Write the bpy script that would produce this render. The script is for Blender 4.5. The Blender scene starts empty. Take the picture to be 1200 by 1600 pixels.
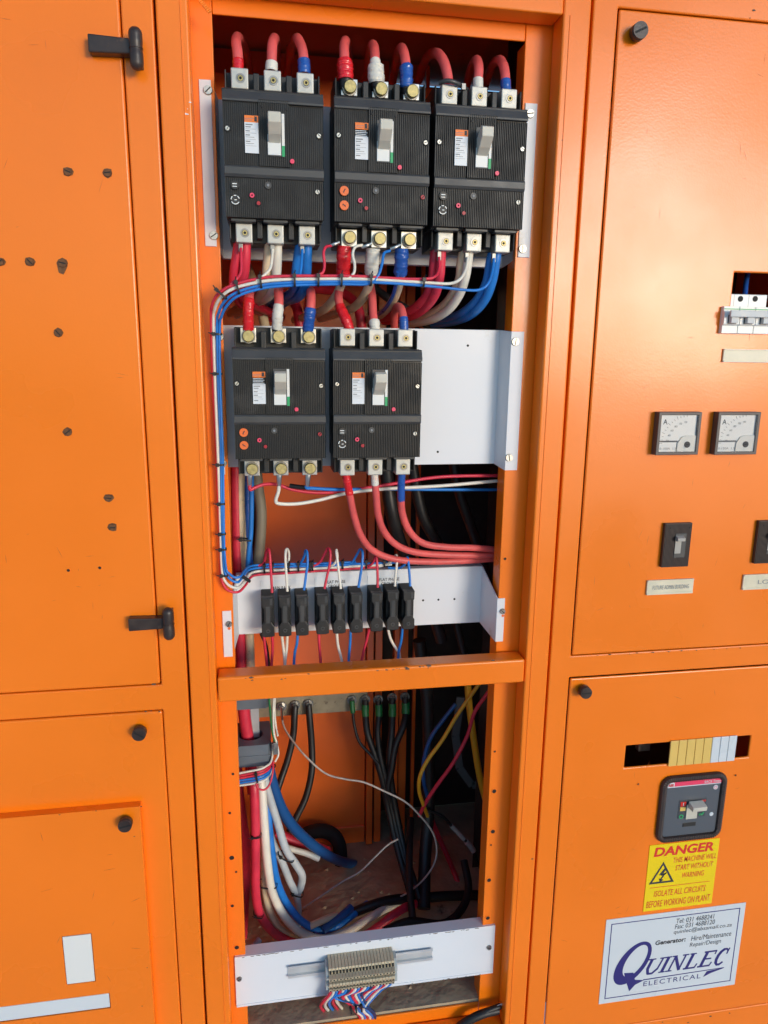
import bpy, bmesh, math, random
from mathutils import Vector, Matrix
random.seed(7)
C = bpy.context.scene.collection
SC = bpy.context.scene

# ------------------------------------------------------------------ camera
F = 1113.0; CAMD = 0.80; CAMZ = 1.45
_a, _b, _c = [math.radians(v) for v in (-9.617, 12.419, 0.683)]
def _mul(A, B): return [[sum(A[i][k]*B[k][j] for k in range(3)) for j in range(3)] for i in range(3)]
_yaw = [[math.cos(_a), math.sin(_a), 0], [-math.sin(_a), math.cos(_a), 0], [0, 0, 1]]
_pit = [[1, 0, 0], [0, math.cos(_b), -math.sin(_b)], [0, math.sin(_b), math.cos(_b)]]
_rol = [[math.cos(_c), -math.sin(_c), 0], [math.sin(_c), math.cos(_c), 0], [0, 0, 1]]
CM = _mul(_rol, _mul(_pit, _mul([[1, 0, 0], [0, 0, -1], [0, 1, 0]], _yaw)))   # rows: right, down, forward
cam_data = bpy.data.cameras.new('camera')
cam_data.sensor_fit = 'VERTICAL'; cam_data.sensor_height = 36; cam_data.lens = F/1600*36
cam_data.clip_start = 0.02; cam_data.clip_end = 500
cam = bpy.data.objects.new('camera', cam_data); C.objects.link(cam)
cam.matrix_world = Matrix(((CM[0][0], -CM[1][0], -CM[2][0], 0), (CM[0][1], -CM[1][1], -CM[2][1], -CAMD),
                           (CM[0][2], -CM[1][2], -CM[2][2], CAMZ), (0, 0, 0, 1)))
SC.camera = cam
def at(px, py, Y=0.0):
    """measured point: where the photo shows it, at its real depth Y behind the cabinet front"""
    v = ((px-600)/F, (py-800)/F, 1)
    d = [sum(CM[k][i]*v[k] for k in range(3)) for i in range(3)]
    k = (Y+CAMD)/d[1]
    return Vector((d[0]*k, Y, CAMZ+d[2]*k))

# ------------------------------------------------------------------ sky, sun, exposure
w = bpy.data.worlds.new('World'); SC.world = w; w.use_nodes = True
nt = w.node_tree; nt.nodes.clear()
sky = nt.nodes.new('ShaderNodeTexSky'); sky.sky_type = 'NISHITA'; sky.sun_disc = False
SUN_EL, SUN_AZ = math.radians(6), math.radians(29)     # azimuth measured from straight in front (-Y) towards the right (+X)
sdir = Vector((math.cos(SUN_EL)*math.sin(SUN_AZ), -math.cos(SUN_EL)*math.cos(SUN_AZ), math.sin(SUN_EL)))
sky.sun_elevation = SUN_EL; sky.sun_rotation = math.atan2(sdir.x, sdir.y)
sky.air_density = 1.0; sky.dust_density = .6; sky.ozone_density = 3.0
bg = nt.nodes.new('ShaderNodeBackground'); bg.inputs[1].default_value = 0.15
wo = nt.nodes.new('ShaderNodeOutputWorld')
nt.links.new(sky.outputs[0], bg.inputs[0]); nt.links.new(bg.outputs[0], wo.inputs[0])
sl = bpy.data.lights.new('sun', 'SUN'); sl.energy = 0.70; sl.angle = math.radians(19); sl.color = (1, .98, .95)
so = bpy.data.objects.new('sun', sl); C.objects.link(so)
so.rotation_euler = sdir.to_track_quat('Z', 'Y').to_euler()
SC.view_settings.view_transform = 'Standard'; SC.view_settings.look = 'None'
SC.view_settings.exposure = 1.25; SC.view_settings.gamma = 1
SC.cycles.max_bounces = 8; SC.cycles.diffuse_bounces = 5; SC.cycles.glossy_bounces = 4
SC.cycles.caustics_reflective = False; SC.cycles.caustics_refractive = False
try: SC.cycles.use_denoising = True
except Exception: pass

# ------------------------------------------------------------------ materials
def mat(name, col, rough=.5, rvar=.07, metal=0.0, coat=0.0, bump=0.0, bscale=300, var=0.0, vscale=6, spec=.5, dirt=None, dscale=40, dthr=.62, bumpdist=.0004, coat_rough=.08):
    m = bpy.data.materials.new(name); m.use_nodes = True
    t = m.node_tree; b = t.nodes['Principled BSDF']
    b.inputs['Base Color'].default_value = (*col, 1); b.inputs['Roughness'].default_value = rough
    b.inputs['Metallic'].default_value = metal; b.inputs['Specular IOR Level'].default_value = spec
    b.inputs['Coat Weight'].default_value = coat; b.inputs['Coat Roughness'].default_value = coat_rough
    g = t.nodes.new('ShaderNodeNewGeometry')
    cur = None
    if var or dirt:
        n = t.nodes.new('ShaderNodeTexNoise'); n.inputs['Scale'].default_value = vscale; n.inputs['Detail'].default_value = 5
        t.links.new(g.outputs['Position'], n.inputs['Vector'])
        r = t.nodes.new('ShaderNodeMapRange'); r.inputs[1].default_value = .3; r.inputs[2].default_value = .7
        r.inputs[3].default_value = 1-var; r.inputs[4].default_value = 1+var
        t.links.new(n.outputs['Fac'], r.inputs[0])
        mx = t.nodes.new('ShaderNodeMix'); mx.data_type = 'RGBA'; mx.blend_type = 'MULTIPLY'; mx.inputs[0].default_value = 1
        mx.inputs[6].default_value = (*col, 1); t.links.new(r.outputs[0], mx.inputs[7]); cur = mx.outputs[2]
        r2 = t.nodes.new('ShaderNodeMapRange'); r2.inputs[1].default_value = .35; r2.inputs[2].default_value = .65
        r2.inputs[3].default_value = max(.02, rough-rvar); r2.inputs[4].default_value = rough+rvar*1.3
        t.links.new(n.outputs['Fac'], r2.inputs[0]); t.links.new(r2.outputs[0], b.inputs['Roughness'])
    if dirt:
        n2 = t.nodes.new('ShaderNodeTexNoise'); n2.inputs['Scale'].default_value = dscale; n2.inputs['Detail'].default_value = 8; n2.inputs['Roughness'].default_value = .65
        t.links.new(g.outputs['Position'], n2.inputs['Vector'])
        r3 = t.nodes.new('ShaderNodeMapRange'); r3.inputs[1].default_value = dthr; r3.inputs[2].default_value = dthr+.08
        t.links.new(n2.outputs['Fac'], r3.inputs[0])
        m2 = t.nodes.new('ShaderNodeMix'); m2.data_type = 'RGBA'; t.links.new(r3.outputs[0], m2.inputs[0])
        if cur: t.links.new(cur, m2.inputs[6])
        else: m2.inputs[6].default_value = (*col, 1)
        m2.inputs[7].default_value = (*dirt, 1); cur = m2.outputs[2]
    if cur: t.links.new(cur, b.inputs['Base Color'])
    if bump:
        n3 = t.nodes.new('ShaderNodeTexNoise'); n3.inputs['Scale'].default_value = bscale; n3.inputs['Detail'].default_value = 2
        t.links.new(g.outputs['Position'], n3.inputs['Vector'])
        bp = t.nodes.new('ShaderNodeBump'); bp.inputs['Strength'].default_value = bump; bp.inputs['Distance'].default_value = bumpdist
        t.links.new(n3.outputs['Fac'], bp.inputs['Height']); t.links.new(bp.outputs[0], b.inputs['Normal'])
        t.links.new(bp.outputs[0], b.inputs['Coat Normal'])
    return m
OR = mat('orange_paint', (.90, .198, .005), .32, rvar=.10, spec=.35, coat=.30, bump=.20, bscale=420, var=.05, vscale=4, dirt=(.35, .11, .03), dscale=55, dthr=.745, coat_rough=.16)
ORI = mat('orange_paint_inside', (.82, .155, .02), .36, coat=.9, bump=.3, bscale=350, var=.10, vscale=7, dirt=(.12, .06, .035), dscale=14, dthr=.66, coat_rough=.2)
WH = mat('white_powder_coat', (.72, .73, .74), .42, bump=.1, bscale=500, var=.03, dirt=(.60, .57, .51), dscale=16, dthr=.645)
WHW = mat('worn_white_paint', (.72, .75, .78), .35, bump=.15, bscale=300, var=.04, dirt=(.30, .27, .24), dscale=60, dthr=.71)
CHIP = mat('chipped_edge', (.10, .07, .05), .8)
BK = mat('black_plastic', (.016, .0145, .0125), .46, var=.18, vscale=60, bump=.1, bscale=900, dirt=(.040, .037, .033), dscale=26, dthr=.58)
MATB = mat('matt_black_conduit', (.008, .007, .007), .8, bump=.5, bscale=300)
DGY = mat('dull_grey_steel', (.10, .105, .11), .6)
DIAL = mat('dial_white', (.84, .85, .84), .35)
GBE = mat('greyed_toggle', (.36, .34, .30), .5)
BKD = mat('deep_black', (.006, .006, .006), .7)
GB = mat('grey_band_plastic', (.050, .049, .047), .42, var=.1, vscale=50, bump=.12, bscale=1500)
BE = mat('cream_plastic', (.56, .53, .44), .4, var=.06, vscale=90)
BEW = mat('white_plastic', (.74, .74, .70), .35)
AL = mat('cast_aluminium', (.50, .49, .44), .5, metal=.55, var=.10, vscale=150, bump=.2, bscale=700)
ALD = mat('dull_steel', (.30, .29, .27), .4, metal=.9, var=.2, vscale=200)
ZN = mat('zinc_screw', (.55, .53, .47), .38, metal=.8, var=.2, vscale=300)
BR = mat('brass_passivated', (.44, .36, .15), .42, metal=.55, var=.25, vscale=260, bump=.2, bscale=900)
TN = mat('tinned_copper', (.58, .56, .51), .3, metal=.95)
RD = mat('red_insulation', (.66, .030, .062), .42, var=.12, vscale=50, dirt=(.35, .03, .04), dscale=60, dthr=.66)
RT = mat('red_tape', (.70, .012, .016), .28, coat=.3, bump=.5, bscale=260, var=.08, vscale=90, bumpdist=.001)
PK = mat('faded_red_insulation', (.72, .105, .095), .5, var=.12, vscale=45, bump=.15, bscale=500, dirt=(.42, .06, .05), dscale=70, dthr=.64)
WC = mat('white_insulation', (.78, .73, .61), .4, var=.06, vscale=60, dirt=(.35, .29, .2), dscale=70, dthr=.70)
CR = mat('cream_insulation', (.74, .59, .38), .5, var=.10, vscale=60, dirt=(.22, .16, .09), dscale=90, dthr=.64)
WT = mat('white_tape', (.70, .67, .58), .45, bump=.6, bscale=200, var=.06, dirt=(.38, .31, .2), dscale=120, dthr=.62, bumpdist=.001)
BL = mat('blue_insulation', (.016, .19, .60), .36, var=.12, vscale=50)
BT = mat('blue_tape', (.015, .085, .36), .3, coat=.3, bump=.5, bscale=240, bumpdist=.001, var=.1, vscale=90)
BLD = mat('deep_blue_insulation', (.012, .085, .27), .4, var=.08)
RAILM = mat('zinc_rail', (.66, .67, .66), .35, metal=.45, var=.06, vscale=40)
BD = mat('dark_blue_insulation', (.012, .04, .12), .45)
CB = mat('black_cable', (.012, .011, .011), .45, var=.2, vscale=40)
GY = mat('grey_insulation', (.50, .52, .52), .45, var=.08, vscale=60, dirt=(.2, .17, .13), dscale=60, dthr=.66)
BW = mat('brown_grey_insulation', (.22, .185, .13), .5, var=.1)
YL = mat('yellow_insulation', (.72, .36, .02), .4)
GN = mat('green_sleeve', (.01, .16, .04), .4)
STR = mat('string', (.50, .44, .38), .8, bump=.5, bscale=900, var=.15, vscale=120)
CTG = mat('transformer_grey', (.13, .155, .18), .42, var=.08, vscale=50, dirt=(.2, .19, .17), dscale=60, dthr=.7)
BUS = mat('busbar_tinned', (.30, .255, .17), .5, metal=.35, var=.2, vscale=50, dirt=(.18, .14, .09), dscale=80, dthr=.6)
DU = mat('dusty_floor', (.40, .32, .21), .85, bump=.6, bscale=60, var=.16, vscale=25, dirt=(.10, .07, .05), dscale=22, dthr=.64, bumpdist=.004)
OL = mat('orange_print', (.85, .19, .02), .5)
LB = mat('label_white', (.72, .74, .75), .4)
INK = mat('dark_ink', (.03, .03, .035), .6)
INKG = mat('grey_ink', (.22, .23, .24), .6)
NAVY = mat('navy_ink', (.025, .02, .16), .45)
SGRN = mat('green_print', (.02, .36, .12), .45)
PNK = mat('pink_button', (.80, .05, .12), .4)
DRD = mat('dark_red_button', (.40, .01, .02), .4)
ORD = mat('orange_dial', (.82, .15, .025), .42)
SIGY = mat('sign_yellow', (.86, .62, .005), .3, var=.03)
SIGR = mat('sign_red', (.68, .03, .015), .4)
STW = mat('sticker_white', (.62, .66, .68), .3, var=.03)
NP = mat('nameplate_ivory', (.66, .60, .44), .4, var=.08, vscale=60, dirt=(.4, .33, .2), dscale=90, dthr=.68)
BKB = mat('blank_yellow', (.72, .48, .12), .45, var=.05)
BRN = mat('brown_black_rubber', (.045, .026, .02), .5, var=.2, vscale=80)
BRH = mat('hinge_brown_black', (.035, .022, .017), .38, var=.3, vscale=70, bump=.3, bscale=300, dirt=(.10, .05, .025), dscale=90, dthr=.6)
RUST = mat('rusty_steel', (.17, .075, .03), .7, metal=.3, var=.4, vscale=300, bump=.5, bscale=800)
SLG = mat('breaker_slate', (.085, .095, .11), .4)
GRND = mat('concrete', (.62, .61, .60), .85, bump=.4, bscale=30, var=.12, vscale=2, bumpdist=.003)
def glassmat():
    m = bpy.data.materials.new('meter_glass'); m.use_nodes = True
    t = m.node_tree; t.nodes.clear()
    o = t.nodes.new('ShaderNodeOutputMaterial'); x = t.nodes.new('ShaderNodeMixShader'); f = t.nodes.new('ShaderNodeFresnel'); f.inputs[0].default_value = 1.5
    a = t.nodes.new('ShaderNodeBsdfTransparent'); g = t.nodes.new('ShaderNodeBsdfGlossy'); g.inputs['Roughness'].default_value = .02
    t.links.new(f.outputs[0], x.inputs[0]); t.links.new(a.outputs[0], x.inputs[1]); t.links.new(g.outputs[0], x.inputs[2]); t.links.new(x.outputs[0], o.inputs[0])
    return m
GL = glassmat()

# ------------------------------------------------------------------ mesh helpers
class MB:
    def __init__(s): s.v = []; s.f = []; s.m = []; s.sm = []
    def add(s, vs, fs, mi=0, smooth=False):
        n = len(s.v); s.v += [tuple(p) for p in vs]
        for f in fs: s.f.append([n+i for i in f]); s.m.append(mi); s.sm.append(smooth)
        return s
    def box(s, x0, x1, y0, y1, z0, z1, mi=0):
        vs = [(x0,y0,z0),(x1,y0,z0),(x1,y1,z0),(x0,y1,z0),(x0,y0,z1),(x1,y0,z1),(x1,y1,z1),(x0,y1,z1)]
        return s.add(vs, [(0,3,2,1),(4,5,6,7),(0,1,5,4),(1,2,6,5),(2,3,7,6),(3,0,4,7)], mi)
    def prism(s, poly, y0, y1, mi=0):
        """polygon in XZ, extruded from y0 (front) to y1"""
        n = len(poly); ar = sum(poly[i][0]*poly[(i+1)%n][1]-poly[(i+1)%n][0]*poly[i][1] for i in range(n))
        if ar < 0: poly = poly[::-1]
        vs = [(x, y0, z) for x, z in poly]+[(x, y1, z) for x, z in poly]
        return s.add(vs, [tuple(range(n)), tuple(range(2*n-1, n-1, -1))]+[(i, i+n, (i+1) % n+n, (i+1) % n) for i in range(n)], mi)
    def prismx(s, poly, x0, x1, mi=0):
        """polygon in YZ, extruded along X"""
        n = len(poly); vs = [(x0, y, z) for y, z in poly]+[(x1, y, z) for y, z in poly]
        return s.add(vs, [tuple(range(n)), tuple(range(2*n-1, n-1, -1))]+[(i, i+n, (i+1) % n+n, (i+1) % n) for i in range(n)], mi)
    def cyl(s, c, r, y0, y1, n=16, mi=0, r2=None, rot=0.0):
        """cylinder along Y from y0 (front) to y1"""
        r2 = r if r2 is None else r2
        vs = [(c[0]+r*math.cos(rot+2*math.pi*i/n), y0, c[1]+r*math.sin(rot+2*math.pi*i/n)) for i in range(n)]
        vs += [(c[0]+r2*math.cos(rot+2*math.pi*i/n), y1, c[1]+r2*math.sin(rot+2*math.pi*i/n)) for i in range(n)]
        s.add(vs, [tuple(range(n)), tuple(range(2*n-1, n-1, -1))], mi)
        b = len(s.v)-2*n
        for i in range(n): s.f.append([b+i, b+i+n, b+(i+1) % n+n, b+(i+1) % n]); s.m.append(mi); s.sm.append(n > 8)
        return s
    def ring(s, c, r0, r1, y0, y1, n=20, mi=0):
        vs = []
        for r, y in ((r1, y0), (r0, y0), (r0, y1), (r1, y1)):
            vs += [(c[0]+r*math.cos(2*math.pi*i/n), y, c[1]+r*math.sin(2*math.pi*i/n)) for i in range(n)]
        fs = []
        for k in range(4):
            for i in range(n):
                j = (i+1) % n; fs.append((k*n+i, ((k+1) % 4)*n+i, ((k+1) % 4)*n+j, k*n+j))
        return s.add(vs, fs, mi)
    def quad(s, a, b, c, d, mi=0): return s.add([a, b, c, d], [(0, 1, 2, 3)], mi)
    def tube(s, pts, r, n=10, mi=0, step=5, taper=None, rfun=None, flat=1.0, jit=0.0):
        P = smooth_path(pts, step); N = len(P); vs = []; up = None
        for i in range(N):
            t = (P[min(i+1, N-1)]-P[max(i-1, 0)]).normalized()
            if up is None:
                up = Vector((0, 1, 0)) if abs(t.y) < .9 else Vector((1, 0, 0))
            up = (up-t*up.dot(t)).normalized(); sd = t.cross(up)
            rr = r*(rfun(i/(N-1)) if rfun else 1)
            for k in range(n):
                a = 2*math.pi*k/n; q_ = rr*(1+random.uniform(-jit, jit)); vs.append(P[i]+sd*(math.cos(a)*q_)+up*(math.sin(a)*q_*flat))
        fs = [(i*n+k, i*n+(k+1) % n, (i+1)*n+(k+1) % n, (i+1)*n+k) for i in range(N-1) for k in range(n)]
        s.add(vs, fs, mi, True)
        return s.add([vs[k] for k in range(n)], [tuple(range(n-1, -1, -1))], mi).add([vs[(N-1)*n+k] for k in range(n)], [tuple(range(n))], mi)
    def build(s, name, mats, parent=None, loc=None, bevel=0, seg=2, label=None):
        me = bpy.data.meshes.new(name)
        o0 = Vector(loc) if loc is not None else Vector((0, 0, 0))
        me.from_pydata([Vector(p)-o0 for p in s.v], [], s.f)
        mats = mats if isinstance(mats, (list, tuple)) else [mats]
        for m in mats: me.materials.append(m)
        me.polygons.foreach_set('material_index', s.m); me.polygons.foreach_set('use_smooth', s.sm); me.update()
        return link(name, me, parent, o0, bevel, seg, label)
def smooth_path(pts, step=5):
    pts = [Vector(p) for p in pts]
    if len(pts) < 3:
        return [pts[0].lerp(pts[-1], i/4) for i in range(5)]
    P = [pts[0]*2-pts[1]]+pts+[pts[-1]*2-pts[-2]]; out = []
    for i in range(1, len(P)-2):
        a, b, c, d = P[i-1:i+3]
        for k in range(step):
            t = k/step
            out.append(.5*((2*b)+(c-a)*t+(2*a-5*b+4*c-d)*t*t+(3*b-a-3*c+d)*t**3))
    out.append(pts[-1]); return out
def link(name, me, parent=None, loc=(0, 0, 0), bevel=0, seg=2, label=None):
    o = bpy.data.objects.new(name, me); C.objects.link(o); o.location = loc
    if parent is not None: o.parent = parent
    if bevel:
        b = o.modifiers.new('bevel', 'BEVEL'); b.width = bevel; b.segments = seg; b.limit_method = 'ANGLE'; b.angle_limit = math.radians(40)
    if label: o['label'] = label
    return o
def tag(o, label, cat, group=None, kind=None):
    o['label'] = label; o['category'] = cat
    if group: o['group'] = group
    if kind: o['kind'] = kind
    return o
def empty(name, loc, label, cat, group=None):
    o = bpy.data.objects.new(name, None); C.objects.link(o); o.location = loc; o.empty_display_size = .02
    return tag(o, label, cat, group)
def copy_tree(o, parent=None):
    c = o.copy(); C.objects.link(c); c.parent = parent
    for ch in list(o.children): copy_tree(ch, c)
    return c
def text_mesh(body, x0, x1, z0, z1, bold=0.0, shear=0.0, spacing=1.0, line=1.0):
    cu = bpy.data.curves.new('lettering', 'FONT'); cu.body = body; cu.size = 1; cu.offset = bold; cu.shear = shear
    cu.align_x = 'CENTER'; cu.space_character = spacing; cu.space_line = line; cu.resolution_u = 3
    o = bpy.data.objects.new('tmp', cu); C.objects.link(o); bpy.context.view_layer.update()
    me = bpy.data.meshes.new_from_object(o.evaluated_get(bpy.context.evaluated_depsgraph_get()))
    bpy.data.objects.remove(o)
    xs = [v.co.x for v in me.vertices]; ys = [v.co.y for v in me.vertices]
    a, b, c, d = min(xs), max(xs), min(ys), max(ys)
    for v in me.vertices:
        v.co = Vector((x0+(v.co.x-a)/(b-a)*(x1-x0), 0, z0+(v.co.y-c)/(d-c)*(z1-z0)))
    return me
def lettering(body, x0, x1, z0, z1, y, m, parent, bold=0.0, shear=0.0, **k):
    me = text_mesh(body, x0, x1, z0, z1, bold, shear, **k); me.materials.append(m)
    return link('lettering', me, parent, (0, y, 0))
def sheet_with_holes(x0, x1, z0, z1, holes, y0, y1):
    """a plate between y0 (front) and y1 with rectangular openings really cut through"""
    xs = sorted({x0, x1, *[h[0] for h in holes], *[h[1] for h in holes]}); zs = sorted({z0, z1, *[h[2] for h in holes], *[h[3] for h in holes]})
    mb = MB(); solid = {}
    for i in range(len(xs)-1):
        for j in range(len(zs)-1):
            cx, cz = (xs[i]+xs[i+1])/2, (zs[j]+zs[j+1])/2
            solid[i, j] = not any(h[0] < cx < h[1] and h[2] < cz < h[3] for h in holes)
    idx = {}
    def V(i, j, y):
        if (i, j, y) not in idx: idx[i, j, y] = len(mb.v); mb.v.append((xs[i], y, zs[j]))
        return idx[i, j, y]
    def face(*q): mb.f.append(list(q)); mb.m.append(0); mb.sm.append(False)
    for (i, j), s in solid.items():
        if not s: continue
        face(V(i,j,y0), V(i+1,j,y0), V(i+1,j+1,y0), V(i,j+1,y0)); face(V(i,j,y1), V(i,j+1,y1), V(i+1,j+1,y1), V(i+1,j,y1))
        if not solid.get((i-1, j)): face(V(i,j,y1), V(i,j,y0), V(i,j+1,y0), V(i,j+1,y1))
        if not solid.get((i+1, j)): face(V(i+1,j,y0), V(i+1,j,y1), V(i+1,j+1,y1), V(i+1,j+1,y0))
        if not solid.get((i, j-1)): face(V(i,j,y0), V(i,j,y1), V(i+1,j,y1), V(i+1,j,y0))
        if not solid.get((i, j+1)): face(V(i,j+1,y1), V(i,j+1,y0), V(i+1,j+1,y0), V(i+1,j+1,y1))
    return mb

# ------------------------------------------------------------------ ground
g = MB(); g.quad((-60, -60, 0), (60, -60, 0), (60, 60, 0), (-60, 60, 0)); o = g.build('ground', GRND); o['kind'] = 'structure'

# ------------------------------------------------------------------ central cabinet
ZB, ZT = .12, 2.06
XL, XR = -.0947, .352          # gaps to the neighbouring cabinets
LI, RI = -.0630, .3203         # inner edges of the front lips
FLY = .030                     # depth of the fixing flange
OPL, OPR, OPT = -.0420, .2905, 1.785
cc = empty('central_cabinet', ((XL+XR)/2, 0, ZB), 'open orange middle cabinet with its door off, breakers and cables showing inside', 'electrical cabinet')
CL = cc.location.copy()
def part(mb, name, m, parent=cc, bevel=0, seg=2, label=None, org=None):
    """mesh given in world coordinates, stored relative to its parent"""
    base = Vector((0, 0, 0)); p = parent
    while p is not None: base += p.location; p = p.parent
    oo = Vector(org) if org is not None else base
    mb.v = [tuple(Vector(v)-base) for v in mb.v]
    return mb.build(name, m, parent, bevel=bevel, seg=seg, label=label) if org is None else mb.build(name, m, parent, loc=oo-base, bevel=bevel, seg=seg, label=label)
part(MB().box(XL+.0012, LI, 0, FLY-.0015, ZB, ZT), 'upright', OR, bevel=.0022, seg=3)
part(MB().box(RI, XR-.0012, 0, FLY-.0015, ZB, ZT), 'upright', OR, bevel=.0022, seg=3)
part(MB().box(LI+.0003, RI-.0003, 0, FLY-.0015, 1.801, ZT), 'top_rail', OR, bevel=.0022, seg=3)
part(MB().box(LI+.0015, RI-.0015, -.0014, FLY-.004, 1.0445, 1.0760), 'cross_rail', OR, bevel=.0026, seg=3)
part(MB().box(LI+.0003, RI-.0003, 0, FLY-.0015, ZB, .505), 'bottom_rail', OR, bevel=.0022, seg=3)
# raised step beside the lips (the folded profile of the uprights)
part(MB().box(LI-.0078, LI-.0070, -.0007, .001, .505, 1.801), 'fold_line', OR, bevel=.0003, seg=1)
part(MB().box(RI+.0070, RI+.0078, -.0007, .001, .505, 1.801), 'fold_line', OR, bevel=.0003, seg=1)
# fixing flanges
part(MB().box(XL+.002, OPL, FLY, FLY+.003, ZB, ZT-.01), 'fixing_flange', OR, bevel=.0009)
part(MB().box(OPR, XR-.002, FLY, FLY+.003, ZB, ZT-.01), 'fixing_flange', OR, bevel=.0009)
part(MB().box(OPL+.0005, OPR-.0005, FLY, FLY+.003, OPT, ZT-.01), 'top_flange', OR, bevel=.0009)
part(MB().box(OPL+.0005, OPR-.0005, FLY, FLY+.003, ZB, .523), 'bottom_flange', OR, bevel=.0009)
# flange returns (depth of the folded channel)
for x0, x1 in ((OPL-.004, OPL-.001), (OPR+.001, OPR+.004)):
    part(MB().box(x0, x1, FLY+.0035, FLY+.028, .523, OPT), 'channel_return', OR)
# shell
BY = .40
part(MB().box(XL+.004, XL+.006, .034, BY+.1, .50, 1.90), 'side_panel', ORI)
part(MB().box(XL+.007, .172, BY, BY+.002, .528, 1.89), 'back_panel', ORI)
part(MB().box(XL+.007, .172, BY-.006, BY-.001, .5575, .567), 'back_seam', ORI, bevel=.001)
part(MB().box(XL+.007, .76, .034, BY+.1, 1.895, 1.90), 'roof_panel', ORI)
part(MB().box(XL+.007, .76, .034, BY+.1, .520, .527), 'floor_panel', DU)
for x0, x1, y0, y1 in ((.174, .186, BY-.010, BY+.01), (.190, .203, BY-.004, BY+.01), (.224, .233, BY-.012, BY+.01), (.237, .252, BY+.002, BY+.01), (.262, .268, BY+.0, BY+.01)):
    part(MB().box(x0, x1, y0, y1, .528, 1.89), 'rear_post', ORI, bevel=.001)
part(MB().box(XL+.007, .76, BY+.09, BY+.095, .528, 1.89), 'rear_sheet', BRN)  # dark backing, widened so no sky light enters behind the back panel
part(MB().box(.762, .765, .034, BY+.1, .50, 1.90), 'side_panel', ORI)  # end wall added to keep sky light out of the interior
part(MB().box(XL-.010, XL+.0010, .0207, .0235, ZB, ZT), 'gap_light_stop', BKD)  # dark strip added behind the left gap to block the sky
part(MB().box(XR-.0010, XR+.010, .0207, .0235, ZB, ZT), 'gap_light_stop', BKD)  # right gap likewise: added black backing, no sky shows through
part(MB().box(XL+.007, .60, .20, .215, 1.755, 1.790), 'roof_brace', ORI, bevel=.001)
part(MB().box(XL+.007, .60, .30, .312, 1.63, 1.645), 'roof_brace', ORI, bevel=.001)
def holes(spots, parent, y, name='drill_hole'):
    for (px, py, r) in spots:
        p = at(px, py, y); o = part(MB().cyl((p.x, p.z), r, y-.0004, y-.0001, 12).ring((p.x, p.z), r, r*1.35, y-.0006, y-.0001, 12, 1), name, [BKD, OR], parent)
holes([(359, 1270, .0018), (362, 1340, .0032), (369, 1362, .0016), (363, 1415, .0022), (370, 1480, .003), (364, 1209, .0018), (352, 889, .0018)], cc, FLY)
holes([(789, 873, .0018), (773, 1174, .0016), (772, 1236, .003), (770, 1299, .003), (767, 1320, .0015), (764, 1375, .003), (762, 1434, .003)], cc, FLY)
# weld beads in the upper left corner
wb = MB()
for i in range(7):
    p = at(313+i*2.3, 1+i*2.8, -.0005); wb.tube([p+Vector((-.0015, 0, -.001)), p+Vector((.0015, 0, .001))], .0012, 8)
part(wb, 'weld_bead', OR)
# paint chips
def chips(spots, parent, y, m=CHIP):
    mb = MB()
    for px, py, s in spots:
        p = at(px, py, y)
        poly = [(p.x+s*(.5+random.random()*.6)*math.cos(a)*1.5, p.z+s*(.3+random.random()*.5)*math.sin(a)) for a in [k*math.pi/3+random.random()*.5 for k in range(6)]]
        mb.prism(poly, y-.0002, y+.0001)
    return part(mb, 'paint_chip', m, parent)
chips([(392, 1059, .0022), (394, 1063, .0012), (384, 1060, .0008), (440, 1061, .0012), (482, 1053, .0016), (446, 1060, .0008)], cc, -.0015)
chips([(590+i*random.uniform(8, 14), 1048-i*.8+random.uniform(-1, 1), random.uniform(.0006, .0018)) for i in range(9)]+[(636, 1045, .0028), (771, 1032, .002), (670, 1040, .003)], cc, -.0015)
chips([(291, 178, .0016), (297, 160, .0011), (293, 170, .0005)], cc, -.0001, WH)
chips([(832, 1342, .0016), (879, 219, .001)], cc, -.0001)

# ------------------------------------------------------------------ left cabinet
lc = empty('left_cabinet', (-.25, 0, ZB), 'orange cabinet on the left with closed doors and black hinges', 'electrical cabinet')
part(sheet_with_holes(-.55, XL-.0012, ZB, ZT, [(-.50, -.1255, .20, 1.0395), (-.50, -.1255, 1.0713, 1.99)], 0, .02), 'front_frame', OR, lc, bevel=.0016)
part(MB().box(-.55, -.1062, .0206, .0220, ZB, ZT), 'gap_light_stop', BKD, lc)  # unseen black sheet added so the door gaps stay dark
ud = part(MB().box(-.498, -.1268, -.0005, .018, 1.0726, 1.985), 'door', OR, lc, bevel=.0022, seg=3, org=(-.3, 0, 1.07))
ld = part(MB().box(-.498, -.1265, -.0005, .018, .202, 1.0382), 'door', OR, lc, bevel=.0022, seg=3, org=(-.3, 0, .2))
box = part(sheet_with_holes(-.47, -0.1566, .25, 0.9226, [(-0.2579, -0.2236, 0.6843, 0.7546), (-.469, -0.2085, 0.6415, 0.6641)], -.012, -.0008), 'cover_box', OR, lc, bevel=.0022, seg=3)
part(MB().box(-0.2571, -0.2244, -.0120, -.0105, 0.6851, 0.7538), 'blank_plate', BEW, lc, bevel=.0004)
part(MB().box(-.468, -0.2095, -.0112, -.0100, 0.6425, 0.6631), 'blank_plate', STW, lc, bevel=.0004)
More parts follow.
